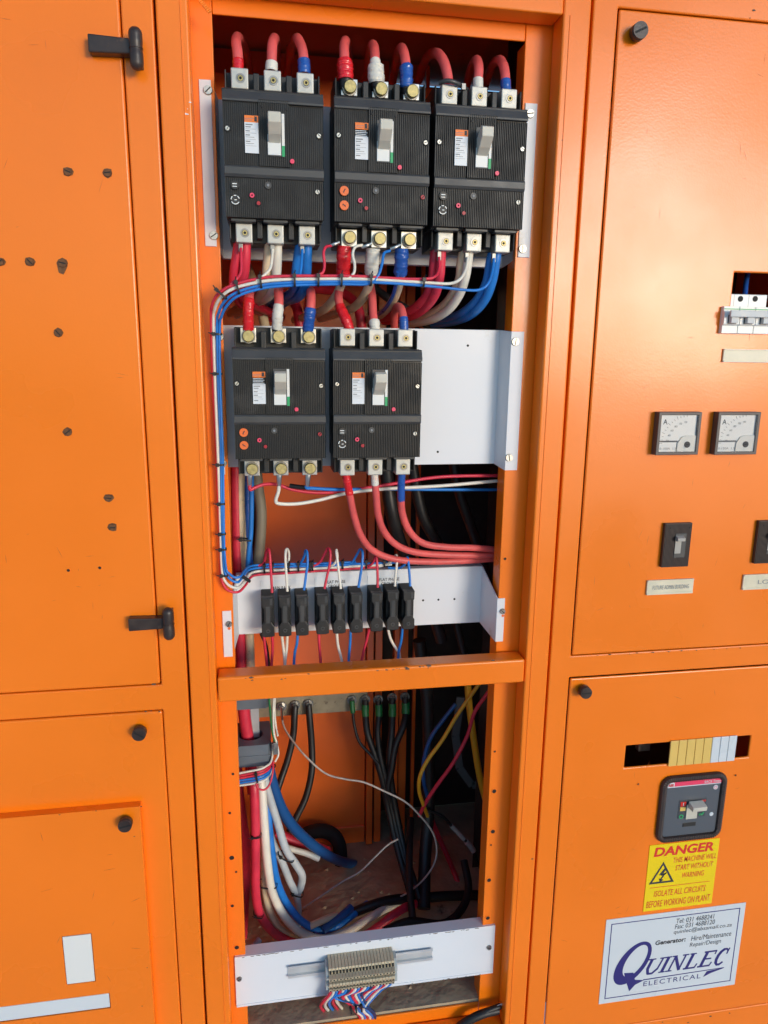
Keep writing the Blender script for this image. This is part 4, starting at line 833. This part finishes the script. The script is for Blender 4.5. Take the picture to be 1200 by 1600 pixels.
cable('black cable rising steeply beside the looping string', [(646, 1445, .14), (640, 1385, .19), (640, 1320, .25), (642, 1280, .3)], .0060, CB, 'black cables on the cabinet floor')
cable('rust red cable curving down towards the bottom right', [(668, 1262, .3), (682, 1300, .3), (700, 1340, .29), (716, 1380, .27), (734, 1430, .22), (748, 1475, .16), (752, 1520, .12)], .0045, RD, 'black cables on the cabinet floor')
cable('blue cable pieces tied on the floor, right of the white sweep', [(505, 1453, .15), (525, 1438, .16), (540, 1426, .17), (548, 1418, .18)], .0062, BLD, GQ)
cable('pale cable piece with cut ends on top of the tied bundle', [(484, 1447, .15), (500, 1440, .155), (520, 1432, .165), (533, 1431, .17)], .0054, CR, GQ)
# ties there
for a, lab in (((400, 1303, .095, 1.55, .0145), 'black tie round the bright red cable level with the arched black conduit'),
          ((404, 1427, .105, 1.2, .0145), 'black tie round the bright red cable where it starts to curve right'),
          ((417, 1381, .112, 1.35, .030), 'black tie round the white sweep and the cream cable beside it'),
          ((447, 1338, .132, 1.0, .026), 'black tie where the two grey cables cross first'),
          ((464, 1394, .158, 1.15, .020), 'black tie where the two grey cables meet again lower down'),
          ((491, 1463, .155, .1, .028), 'left one of two ties side by side at the foot of the white sweep'),
          ((503, 1464, .162, -.1, .028), 'right one of two ties side by side at the foot of the white sweep'),
          ((530, 1440, .175, -.5, .024), 'tie round the blue pieces lying on the cabinet floor'),
          ((382, 1093, .131, 1.5, .0185), 'tie round the red cable between the two grey transformers')):
    t = tie(None, *a, d=.0185); tag(t, lab, 'cable tie', 'black ties on the thick cables')
# side loom at the transformer
lw = empty('wiring_loom', at(400, 1212, .09), 'short tied loom of thin wires under the grey current transformer', 'wiring loom')
for k, (m, dy) in enumerate(((WC, -8), (RD, -4), (RD, 0), (BL, 4), (BL, 8), (WC, 12))):
    wire(lw, [(360, 1218+dy*.9, .085), (385, 1214+dy, .085), (405, 1210+dy, .085), (416, 1205+dy, .09), (423, 1197+dy*.8, .098), (426-k*.4, 1180+dy*.4, .108), (424, 1160, .115)], .0015, m)
wire(lw, [(400, 1224, .083), (404, 1232, .082), (413, 1234, .082), (421, 1226, .085), (426, 1208, .09), (427, 1190, .10)], .0014, RD)
tie(lw, 401, 1214, .085, .15, .017, d=.006); tie(lw, 425, 1196, .10, 1.3, .010, d=.006)
for lab, pts, m in (('thin green wire beside the transformers', [(420, 1085, .10), (422, 1110, .10), (425, 1140, .10), (429, 1158, .10)], GN), ('left thin white wire beside the transformers', [(428, 1085, .11), (427, 1115, .10), (428, 1145, .10), (432, 1160, .10), (435, 1178, .10), (430, 1190, .10)], WC), ('right thin white wire beside the transformers', [(430, 1085, .12), (429, 1110, .11), (431, 1135, .11), (434, 1150, .10)], WC)):
    cable(lab, pts, .0014, m, 'thin wires beside the transformers', 'wire', 'loose_wire', n=8)
p = at(430, 1166, .10); t = MB().box(p.x-.003, p.x+.004, .098, .106, p.z-.012, p.z+.006).box(p.x-.005, p.x-.002, .099, .104, p.z-.004, p.z+.004).build('wire_terminal', ALD, loc=p, bevel=.0008); tag(t, 'small metal terminal on the side of the grey transformer', 'terminal')
p = at(393, 1476, .11); t = MB().tube([at(372, 1470, .12), at(380, 1482, .11), at(395, 1480, .11), at(405, 1468, .12)], .005, 10).build('conduit_end', GY, loc=p); tag(t, 'pale curled cable end low in the left corner', 'cable')
# floor debris
mb = MB()
for i in range(70):
    x, y = random.uniform(-.08, .28), random.uniform(.06, .39); s = random.uniform(.001, .005); h = s*.6
    ang = random.random()*3; c, d = math.cos(ang)*s, math.sin(ang)*s
    mb.add([(x-c, y-d, .527), (x+d, y-c, .527), (x+c*1.3, y+d, .527), (x-d, y+c*.7, .527), (x, y, .527+h)], [(0, 1, 4), (1, 2, 4), (2, 3, 4), (3, 0, 4)])
o = mb.build('floor_debris', DU); tag(o, 'crumbs of dirt on the cabinet floor', 'debris', kind='stuff')

# ------------------------------------------------------------------ terminal strip on the bottom plate
a, b = at(508, 1506, .004), at(622, 1550, .004)
yR = .0262
zc = at(566, 1522, .005).z; x0, x1 = at(450, 1520, .022).x, at(676, 1495, .022).x
rail = empty('terminal_strip', ((x0+x1)/2, yR, zc-.02), 'strip of narrow beige terminals on a metal rail, wires hanging below', 'terminal strip')
part(MB().box(x0, x1, .0215, .0225, zc+.0065, zc+.0095).box(x0, x1, .0215, .0225, zc-.0090, zc-.0060).box(x0, x1, .0215, yR, zc+.0058, zc+.0065).box(x0, x1, .0215, yR, zc-.0060, zc-.0053).box(x0, x1, .0252, yR, zc-.0053, zc+.0058), 'metal_rail', RAILM, rail)
tx0, tx1 = at(514, 1530, .0).x, at(617, 1515, .0).x; NT = 20; tw = (tx1-tx0)/NT
def terminal_mesh():
    mb = MB(); w_ = tw*.44
    prof = [(.020, -.0235), (-.008, -.0220), (-.010, -.0150), (-.0045, -.0150), (-.0045, -.0120), (-.010, -.0120), (-.013, -.0040), (-.013, .0000), (-.0055, .0010), (-.0055, .0050), (-.013, .0055), (-.013, .0095), (-.006, .0110), (-.004, .0210), (.008, .0235), (.020, .0235)]
    mb.prismx(prof[::-1], -w_, w_)
    mb.box(-w_*.60, w_*.72, -.0061, -.0040, .0112, .0172, 1); mb.box(-w_*.5, w_*.5, -.0132, -.0125, .0018+.0045, .0088, 1)
    mb.cyl((0, -.0185), .0011, -.0098, -.008, 8, 1); mb.cyl((0, -.0090), .0011, -.0118, -.0105, 8, 1)
    mb.v = [(x, y, z*.78) for x, y, z in mb.v]
    return mb
TB = mat('terminal_beige', (.52, .44, .30), .5, var=.06, vscale=80)
first = None
for i in range(NT):
    if first is None: first = terminal_mesh().build('terminal', [TB, BKD], rail); o = first
    else: o = first.copy(); C.objects.link(o); o.parent = rail
    o.location = (tx0+(i+.5)*tw-rail.location.x, .0085-yR, zc-.0005-rail.location.z)
EG = mat('end_stop_grey', (.36, .40, .40), .5)
for xx in (tx0-.0034, tx1+.0004):
    part(MB().prismx([(.021, zc-.017), (.002, zc-.016), (.002, zc-.007), (.006, zc-.003), (.002, zc), (.002, zc+.006), (.010, zc+.014), (.021, zc+.016)][::-1], xx-.0005, xx+.0036), 'end_stop', EG, rail, bevel=.0005)
lw2 = empty('wiring_loom', at(575, 1560, .03), 'fan of thin red, white and blue wires gathered under the beige terminals', 'wiring loom')
cm = [RD, WC, BD, BL]
for i in range(NT):
    px = 517+i*5.1; py = 1547-i*.95; m = (RD, WC, BL, RD, WC, BL, BD)[i % 7]
    if i < 5: pts = [(px, py, .004), (px-3, py+8, .006), (px-12, py+18, .012), (px-16+i*2, py+26, .03), (px-8+i*2, py+36, .06)]
    else: pts = [(px, py, .004), (px-5, py+9, .004), (px-18, py+17, .008), (552+(i % 7)*4, 1576-(i % 3)*2, .02), (562+(i % 7)*4, 1588, .03), (560+(i % 7)*4, 1604, .04), (555+(i % 7)*4, 1630, .05)]
    wire(lw2, pts, .0021, m)
for k in range(3):
    tie(lw2, 548+k*8, 1576-k*2, .016, .1, .014, d=.01)
# black cables at bottom right corner
for k, m in enumerate((CB, RD, CB, GY)):
    cable('%s cable leaving at the bottom right corner of the open cabinet' % ('thick black', 'thin red', 'thin black', 'thin grey')[k], [(700+k*6, 1618, .02), (730+k*4, 1596-k, .012), (755+k*3, 1584-k*2, .012), (778+k*2, 1578-k*3, .015)], (.006, .0016, .004, .0014)[k], m, 'cables at the bottom right corner')

# ------------------------------------------------------------------ right door furniture
def meter(label, px0, px1, py0, py1, group='square panel meters', glint=False):
    yb, yf = DY-.0002, -.0115
    a, b = at(px0, py0, yf), at(px1, py1, yf)
    t = empty('panel_meter', ((a.x+b.x)/2, yb, (a.z+b.z)/2), label, 'meter', group); w_ = (b.x-a.x)/2; h = (a.z-b.z)/2
    fr = sheet_with_holes(-w_, w_, -h, h, [(-w_*.86, w_*.86, -h*.86, h*.86)], yf-yb, 0); fr.build('bezel', mat('meter_bezel', (.07, .055, .05), .45) if 'meter_bezel' not in bpy.data.materials else bpy.data.materials['meter_bezel'], t, bevel=.0006)
    MB().box(-w_*.86, w_*.86, yf-yb+.003, yf-yb+.005, -h*.86, h*.86).build('dial_face', DIAL, t)
    # corner cover with pivot
    x1_, z0_ = w_*.86, -h*.86
    poly = [(x1_, z0_)]; R_ = w_*.85
    poly += [(x1_-R_, z0_), (x1_-R_, z0_+h*.40), (x1_-R_*.78, z0_+h*.70), (x1_-R_*.55, z0_+h*.76), (x1_, z0_+h*.76)]
    cv = MB().prism(poly, yf-yb+.0014, yf-yb+.003).build('pivot_cover', BEW, t, bevel=.0004)
    MB().cyl((w_*.46, -h*.52), .0038, yf-yb+.0006, yf-yb+.002, 18, 0).prism([(w_*.46-.0022, -h*.52-.0008), (w_*.46+.0022, -h*.52+.0002), (w_*.46+.0022, -h*.52+.0010), (w_*.46-.0022, -h*.52)], yf-yb+.0003, yf-yb+.0006, 1).build('adjuster', [INK, BKD], cv)
    ox, oz = w_*.46, -h*.46; mb = MB()
    for k in range(13):
        an = math.pi-k*(math.pi/2)/12*.95; r0_, r1_ = w_*1.14, w_*(1.22 if k % 3 else 1.28)
        c, s = math.cos(an), math.sin(an); q = .00022
        mb.prism([(ox+c*r0_-s*q, oz+s*r0_+c*q), (ox+c*r0_+s*q, oz+s*r0_-c*q), (ox+c*r1_+s*q, oz+s*r1_-c*q), (ox+c*r1_-s*q, oz+s*r1_+c*q)], yf-yb+.0027, yf-yb+.003)
    mb.box(-w_*.80, ox-R_*.35, yf-yb+.0024, yf-yb+.0028, oz+.0012, oz+.0020)
    mb.build('scale_marks', INKG, t)
    MB().box(-w_*.82, ox-w_*.45, yf-yb+.0016, yf-yb+.0024, oz+.0022, oz+.0032).build('needle', INK, t)
    for k, s_ in enumerate(('20', '40', '60', '80', '100', '150')):
        an = math.pi-(k+.45)*(math.pi/2)/6; r_ = w_*.92; cx, cz = ox+math.cos(an)*r_, oz+math.sin(an)*r_
        lettering(s_, cx-.0019, cx+.0019, cz-.0012, cz+.0012, yf-yb+.0028, INKG, t, bold=.01)
    lettering('A', -w_*.72, -w_*.52, h*.42, h*.66, yf-yb+.0028, INK, t, bold=.01)
    lettering('0-150A  1.5', -w_*.78, w_*.0, -h*.76, -h*.66, yf-yb+.0028, INKG, t)
    MB().box(-w_*.86, w_*.86, yf-yb+.0004, yf-yb+.0007, -h*.86, h*.86).build('glass', GL, t)
    return t
meter('left square panel meter, above the small switch', 1030.5, 1090.5, 644, 710.5)
meter('right square panel meter with a letter A on its dial', 1123.5, 1181.5, 644, 710)
# three pole miniature breaker
mc = empty('miniature_breaker', (.570, 0, 1.4795), 'white three pole miniature breaker with a grey bar joining its toggles', 'circuit breaker')
M0 = Vector((.570, 0, 1.4795))
xa, xb = .5378, .6005
part(MB().box(xa+.006, xb+.0, .004, .03, 1.4965, 1.5260), 'rear_body', BEW, mc, bevel=.0008)
for k in range(2):
    p = at(1157+k*23, 467, .0035); part(MB().cyl((p.x, p.z), .0034, .0032, .0045, 16), 'terminal_screw', BKD, mc)
    part(MB().box(p.x-.0085, p.x+.0088, .0036, .006, 1.5070, 1.5255), 'terminal_cover', BEW, mc, bevel=.0006)
for k in range(3):
    wdt = (xb-xa)/3; q0, q1 = xa+k*wdt+.0003, xa+(k+1)*wdt-.0003
    m_ = part(MB().prismx([(.003, 1.4800), (-.006, 1.4800), (-.006, 1.4890), (-.0085, 1.4905), (-.0085, 1.5040), (-.006, 1.5060), (-.006, 1.5110), (.003, 1.5110)][::-1], q0, q1), 'pole_module', BEW, mc, bevel=.0004)
    part(MB().box(q0+.006, q1-.005, -.0140, -.0083, 1.4915, 1.5005), 'toggle', GY, mc, bevel=.0006)
    part(MB().box(q0+.005, q1-.004, -.0088, -.0084, 1.4908, 1.5010), 'toggle_slot', GB, mc)
part(MB().box(xa+.003, xb+.012, -.0165, -.0140, 1.4985, 1.5060), 'link_bar', GY, mc, bevel=.0006)
part(MB().box(xa+.001, xb, -.0065, -.0060, 1.5075, 1.5085), 'green_line', SGRN, mc)
cable('blue wire behind the square cutout above the miniature breaker', [(1164, 462, .02), (1166, 440, .03), (1170, 420, .045), (1172, 400, .06)], .0030, BT, cat='wire', name='loose_wire', n=8)
# nameplates
def nameplate(label, x0, x1, z0, z1, txt, y=DY):
    t = empty('nameplate', ((x0+x1)/2, y-.0003, (z0+z1)/2), label, 'nameplate', 'ivory name strips on the right door'); w_, h = (x1-x0)/2, (z1-z0)/2
    MB().box(-w_, w_, -.0022, 0, -h, h).build('strip', NP, t, bevel=.0004)
    MB().box(-w_*.99, w_*.99, -.0030, -.0022, -h, -h*.74).build('lip', NP, t, bevel=.0002)
    MB().box(-w_*.99, w_*.99, -.0030, -.0022, h*.80, h).build('lip', NP, t, bevel=.0002)
    if txt: lettering(txt, -w_*.76+(w_*.3 if 'LOCAL' in txt else 0), w_*.80+(w_*.9 if 'LOCAL' in txt else 0), -h*.30, h*.26, -.0025, INKG, t, bold=0)
    return t
nameplate('blank ivory strip under the white miniature breaker', .5462, .6080, 1.4465, 1.4620, None)
nameplate('ivory strip reading FUTURE ADMIN BUILDING below the small switch', .4755, .5400, 1.1550, 1.1745, 'FUTURE ADMIN BUILDING')
nameplate('ivory strip starting LOCAL, cut off by the right edge of the photo', .6105, .6900, 1.1560, 1.1765, 'LOCAL MAINS')
# small moulded switches behind the door
def small_switch(label, x0, x1, z0, z1):
    t = empty('moulded_switch', ((x0+x1)/2, DY-.0002, (z0+z1)/2), label, 'switch', 'small dark switches on the right door'); w_, h = (x1-x0)/2, (z1-z0)/2
    mbs = ribs(-w_*.92, w_*.92, -h*.96, h*.96, -.0062, .0016, .0006); mbs.build('ribbed_front', BRN, t)
    MB().box(-w_, w_, -.0055, 0, -h, h).build('frame', BRN, t, bevel=.0007)
    MB().box(-w_*.20, w_*.62, -.0066, -.0055, -h*.56, h*.54).build('toggle_recess', GB, t, bevel=.0003)
    MB().box(-w_*.18, w_*.26, -.0070, -.0064, -h*.36, h*.26).build('toggle_slide', GBE, t)
    MB().prismx([(-.0066, h*.20), (-.0130, h*.24), (-.0130, h*.38), (-.0066, h*.46)], -w_*.22, w_*.34).build('toggle', GBE, t, bevel=.0005)
    MB().cyl((-w_*.62, h*.80), .0010, -.0066, -.0060, 8).build('drill_hole', BKD, t); MB().cyl((w_*.78, h*.80), .0010, -.0066, -.0060, 8).build('drill_hole', BKD, t)
    return t
small_switch('small dark switch above the FUTURE ADMIN BUILDING strip', .4905, .5275, 1.1920, 1.2490)
small_switch('small dark switch above the LOCAL strip, cut off by the photo edge', .6205, .6575, 1.1920, 1.2490)
# blanking strips in the slot
x = at(1047, 1170, -.003).x; xe = at(1150, 1170, -.003).x; wd = (xe-x)/8
for k in range(8):
    o = MB().box(-wd*.47, wd*.47, 0, .002, -.0190, .0190).build('blanking_strip', BKB if k < 5 else STW, bevel=.0004)
    o.location = (x+(k+.5)*wd, -.0032, .9258); o.rotation_euler.y = random.uniform(-.006, .006)
    lab = ['leftmost yellow strip in the slot', 'second yellow strip from the left in the slot', 'middle one of the five yellow strips in the slot', 'fourth yellow strip from the left in the slot', 'yellow strip next to the white ones in the slot', 'white strip next to the yellow ones in the slot', 'middle one of the three white strips in the slot', 'rightmost white strip in the slot'][k]
    tag(o, lab, 'blanking strip', 'blanking strips filling the long slot')
t = empty('din_rail', (.50, .05, .925), 'grey metal rail glimpsed through the long slot left of the strips', 'rail')
MB().box(-.02, .10, 0, .003, -.004, .004).build('rail_face', ALD, t, bevel=.0005); MB().box(.012, .03, -.01, .0, -.02, .006).build('rail_stop', ALD, t, bevel=.001)
# large moulded breaker with corrugated edging
sw = empty('moulded_breaker', (.5740, 0, .8400), 'slate breaker front framed by black corrugated edging above the danger sign', 'circuit breaker')
sx0, sx1, sz0, sz1 = -.0405, .0405, -.0425, .0435
MB().box(sx0, sx1, -.004, .02, sz0, sz1).build('front', SLG, sw, bevel=.0008)
MB().box(sx0, sx1, -.0046, -.0040, sz1-.0075, sz1-.0005).build('red_band', PNK, sw); MB().box(sx0, sx0+.010, -.0049, -.0046, sz1-.0085, sz1-.0010).build('print', STW, sw)
MB().box(sx0, sx1, -.0044, -.0040, sz1-.0090, sz1-.0078).build('print', STW, sw)
lettering('ABB', sx0+.0008, sx0+.0088, sz1-.0070, sz1-.0028, -.0052, SIGR, sw, bold=.03)
lettering('SACE Tmax', sx1-.026, sx1-.001, sz1-.0062, sz1-.0022, -.0049, STW, sw, bold=.01)
MB().cyl((sx1-.0075, sz1-.0145), .0034, -.0046, -.0039, 16).ring((sx1-.0075, sz1-.0145), .0016, .0022, -.0048, -.0045, 14, 1).build('badge', [STW, PNK], sw)
MB().box(-.0205, .0215, -.0045, -.0039, -.0150, .0140).build('toggle_recess', mat('recess_slate', (.05, .056, .066), .45), sw, bevel=.0003)
MB().box(-.0180, -.0098, -.0052, -.0045, .0040, .0110).build('print', SIGR, sw); lettering('I', -.0146, -.0136, .0052, .0100, -.0056, STW, sw, bold=.02)
MB().box(-.0180, -.0098, -.0052, -.0045, -.0030, .0030).build('print', BKB, sw)
MB().ring((-.0150, -.0120), .0020, .0034, -.0050, -.0044, 16).build('print', SGRN, sw)
lettering('off', .0120, .0200, -.0130, -.0080, -.0050, SGRN, sw, bold=.02, shear=.3)
lettering('on', .0130, .0200, .0080, .0115, -.0050, SIGR, sw, bold=.02, shear=.3)
MB().box(-.0085, .0085, -.0060, -.0044, -.0165, .0060).build('toggle_slide', BE, sw, bevel=.0006)
MB().prismx([(-.0058, .0022), (-.0170, .0024), (-.0180, .0088), (-.0058, .0120)], -.0070, .0145).build('toggle', BE, sw, bevel=.0008)
MB().box(-.0110, .0090, -.0046, -.0040, -.0290, -.0230).build('label_recess', BK, sw, bevel=.0003)
MB().cyl((.0315, -.0130), .0030, -.0046, -.0040, 14).build('seal', STW, sw)
# corrugated edging: a closed ribbed hose, every rib real
R_ = []
ex, ez, cr = .0452, .0470, .0110
def rr(s):
    per = []
    for cx, cz, a0 in ((ex-cr, ez-cr, 0), (-ex+cr, ez-cr, 90), (-ex+cr, -ez+cr, 180), (ex-cr, -ez+cr, 270)):
        for k in range(9): a_ = math.radians(a0+k*90/8); per.append(Vector((cx+cr*math.cos(a_), 0, cz+cr*math.sin(a_))))
    return per
per = rr(0); per.append(per[0]); L = [0]
for i in range(1, len(per)): L.append(L[-1]+(per[i]-per[i-1]).length)
NR = 132; V_ = []; nn = 8; M_ = NR*2
for i in range(M_):
    s = L[-1]*i/M_; j = max(k for k in range(len(L)) if L[k] <= s+1e-9); j = min(j, len(L)-2); p = per[j].lerp(per[j+1], (s-L[j])/(L[j+1]-L[j])); d = (per[j+1]-per[j]).normalized(); nrm = Vector((d.z, 0, -d.x))
    rad = .0052 if i % 2 else .0044
    for k in range(nn): a_ = 2*math.pi*k/nn; V_.append(p+nrm*(rad*.95*math.cos(a_))+Vector((0, -.003+rad*math.sin(a_), 0)))
mb = MB().add(V_, [(i*nn+k, i*nn+(k+1) % nn, ((i+1) % M_)*nn+(k+1) % nn, ((i+1) % M_)*nn+k) for i in range(M_) for k in range(nn)])
mb.build('corrugated_edging', BRN, sw)
# danger sign
ds = empty('danger_sign', (.5722, DY-.0002, .7300), 'yellow DANGER sticker with red lettering and a lightning triangle', 'sign'); w_, h = .0538, .0540
MB().box(-w_, w_, -.0006, 0, -h, h).build('sticker', SIGY, ds)
lettering('DANGER', -w_*.86, w_*.86, h*.64, h*.92, -.0008, SIGR, ds, bold=.035, shear=.12)
lettering('THIS MACHINE WILL', -w_*.28, w_*.96, h*.40, h*.56, -.0008, SIGR, ds, bold=.005, shear=.15)
lettering('START WITHOUT', -w_*.20, w_*.90, h*.16, h*.32, -.0008, SIGR, ds, bold=.005, shear=.15)
lettering('WARNING', w_*.02, w_*.66, -h*.09, h*.07, -.0008, SIGR, ds, bold=.005, shear=.15)
MB().box(-w_*.88, w_*.86, -.0008, -.0006, -h*.30, -h*.285).build('line', SIGR, ds)
lettering('ISOLATE ALL CIRCUITS', -w_*.74, w_*.76, -h*.58, -h*.40, -.0008, SIGR, ds, bold=.005, shear=.15)
lettering('BEFORE WORKING ON PLANT', -w_*.93, w_*.93, -h*.90, -h*.70, -.0008, SIGR, ds, bold=.005, shear=.15)
cx, cz, s = -w_*.56, h*.13, h*.36
tri = [(cx-s, cz-s*.85), (cx+s, cz-s*.85), (cx, cz+s*.95)]; tri2 = [(cx-s*.74, cz-s*.70), (cx+s*.74, cz-s*.70), (cx, cz+s*.66)]
mb = MB(); vs = [(x, -.0008, z) for x, z in tri+tri2]; mb.add(vs, [(0, 1, 4, 3), (1, 2, 5, 4), (2, 0, 3, 5)]); mb.build('triangle', INK, ds)
k = s*.26; bolt = [(.4, 2.0), (-1.0, -.1), (.2, .1), (-.5, -1.4), (-1.0, -1.2), (-.5, -2.4), (.7, -1.7), (.1, -1.6), (1.2, .5), (.0, .4), (1.1, 1.7)]
mb = MB(); z0 = cz-s*.12
for seg in ([(.5, 1.9), (-1.0, -.1), (-.1, -.2), (1.2, 1.6)], [(-.4, .0), (1.3, .6), (1.2, .1), (-.2, -.4)], [(1.3, .6), (-.2, -1.7), (-.6, -1.5), (.6, .3)], [(-.9, -1.2), (-.5, -2.5), (.5, -1.7)]):
    mb.prism([(cx+x*k, z0+z*k) for x, z in seg], -.0009, -.0007)
mb.build('lightning_bolt', INK, ds)
# company sticker
cs = empty('company_sticker', (.5728, DY-.0002, .5974), 'white sticker with a navy border reading QUINLEC ELECTRICAL', 'sticker'); w_, h = .1098, .0724
MB().box(-w_, w_, -.0006, 0, -h, h).build('sticker', STW, cs)
fb = MB(); iw, ih, th = w_*.925, h*.89, .0013
fb.box(-iw, iw, -.0008, -.0006, ih-th, ih).box(-iw, iw, -.0008, -.0006, -ih, -ih+th).box(-iw, -iw+th, -.0008, -.0006, -ih+th, ih-th).box(iw-th, iw, -.0008, -.0006, -ih+th, ih-th).build('border', NAVY, cs)
def L_(txt, x0, x1, z0, z1, m=INK, **k): lettering(txt, w_*x0, w_*x1, h*z0, h*z1, -.0008, m, cs, **k)
L_('Tel: 031 4688241', .0, .55, .71, .82, bold=0, shear=.12); L_('Fax: 031 4688120', -.01, .57, .58, .69, bold=0, shear=.12); L_('quinlec@absamail.co.za', -.02, .83, .44, .56, bold=0, shear=.12)
L_('Generator:', -.27, .17, .25, .36, bold=.03, shear=.1); L_('Hire/Maintenance', .25, .84, .24, .36, bold=0, shear=.12); L_('Repair/Design', .24, .70, .07, .20, bold=0, shear=.12)
L_('ELECTRICAL', -.38, .46, -.71, -.595, NAVY, spacing=1.2)
# big Q: slanted crescent ring plus tail
def slant(x, z): return (w_*(x+.26*(z+.25)), h*z)
mb = MB(); N_ = 36; qx, qz = -.605, -.11
for i in range(N_):
    def oi(a):
        return slant(qx+.225*math.cos(a), qz+.49*math.sin(a)), slant(qx+.022+.140*math.cos(a), qz+.05+.36*math.sin(a))
    a0, a1 = 2*math.pi*i/N_, 2*math.pi*(i+1)/N_; (o0, i0), (o1, i1) = oi(a0), oi(a1)
    mb.add([(o0[0], -.0008, o0[1]), (o1[0], -.0008, o1[1]), (i1[0], -.0008, i1[1]), (i0[0], -.0008, i0[1])], [(3, 2, 1, 0)])
mb.prism([slant(*p) for p in ((-.66, -.32), (-.52, -.34), (-.44, -.52), (-.30, -.56), (-.40, -.64), (-.44, -.78), (-.52, -.62), (-.58, -.50))], -.0010, -.0007)
mb.build('logo_letter', NAVY, cs)
T0, B0 = -.06, -.44
def letter(pts):
    mb = MB()
    for k, ((xa_, za_), (xb_, zb_), tt) in enumerate(pts):
        A, B = Vector(slant(xa_, za_)), Vector(slant(xb_, zb_)); d = (B-A).normalized(); n_ = Vector((-d.y, d.x))*(w_*.026*tt); e_ = d*(w_*.006)
        A = A-e_; B = B+e_
        mb.prism([tuple(A-n_), tuple(B-n_), tuple(B+n_), tuple(A+n_)], -.0009-k*.000015, -.0007)
    mb.build('logo_letter', NAVY, cs)
M0_, M1_ = T0-.02, B0+.02
letter([((-.33, M0_), (-.33, B0+.14), .8), ((-.33, B0+.14), (-.29, M1_), .75), ((-.29, M1_), (-.23, M1_), .55), ((-.23, M1_), (-.18, B0+.12), .5), ((-.18, B0+.12), (-.17, M0_), .42), ((-.38, M0_), (-.28, M0_), .32), ((-.21, M0_), (-.13, M0_), .32)])
letter([((-.09, M0_), (-.09, M1_), .8), ((-.13, M0_), (-.05, M0_), .32), ((-.13, M1_), (-.05, M1_), .32)])
letter([((.01, M0_), (.01, M1_), .42), ((.01, M0_), (.16, M1_), .85), ((.16, M1_), (.16, M0_), .42), ((-.03, M0_), (.03, M0_), .32), ((-.03, M1_), (.05, M1_), .32), ((.12, M0_), (.20, M0_), .32)])
letter([((.27, M0_), (.27, M1_), .8), ((.23, M0_), (.31, M0_), .32), ((.23, M1_), (.39, M1_), .45), ((.39, M1_), (.40, B0+.10), .32)])
letter([((.48, M0_), (.48, M1_), .8), ((.44, M0_), (.61, M0_), .45), ((.48, -.25), (.58, -.25), .4), ((.44, M1_), (.61, M1_), .45), ((.61, M1_), (.62, B0+.09), .32), ((.61, M0_), (.61, T0-.09), .32)])
seg = []
for i in range(9):
    a0, a1 = math.radians(45+i*30), math.radians(45+(i+1)*30)
    seg.append(((.745+.07*math.cos(a0), -.25+.185*math.sin(a0)), (.745+.07*math.cos(a1), -.25+.185*math.sin(a1)), .4+.4*math.sin(math.pi*(i+.5)/9)))
letter(seg+[((.795, T0), (.795, T0-.12), .32)])
mb = MB(); mb.prism([(w_*-.39, h*-.565), (w_*.80, h*-.535), (w_*.80, h*-.52), (w_*-.39, h*-.54)], -.0008, -.0006)
mb.prism([(w_*.50, h*-.69), (w_*.545, h*-.56), (w_*.80, h*-.53), (w_*.78, h*-.545), (w_*.60, h*-.62)], -.0009, -.0007); mb.build('flash', NAVY, cs)
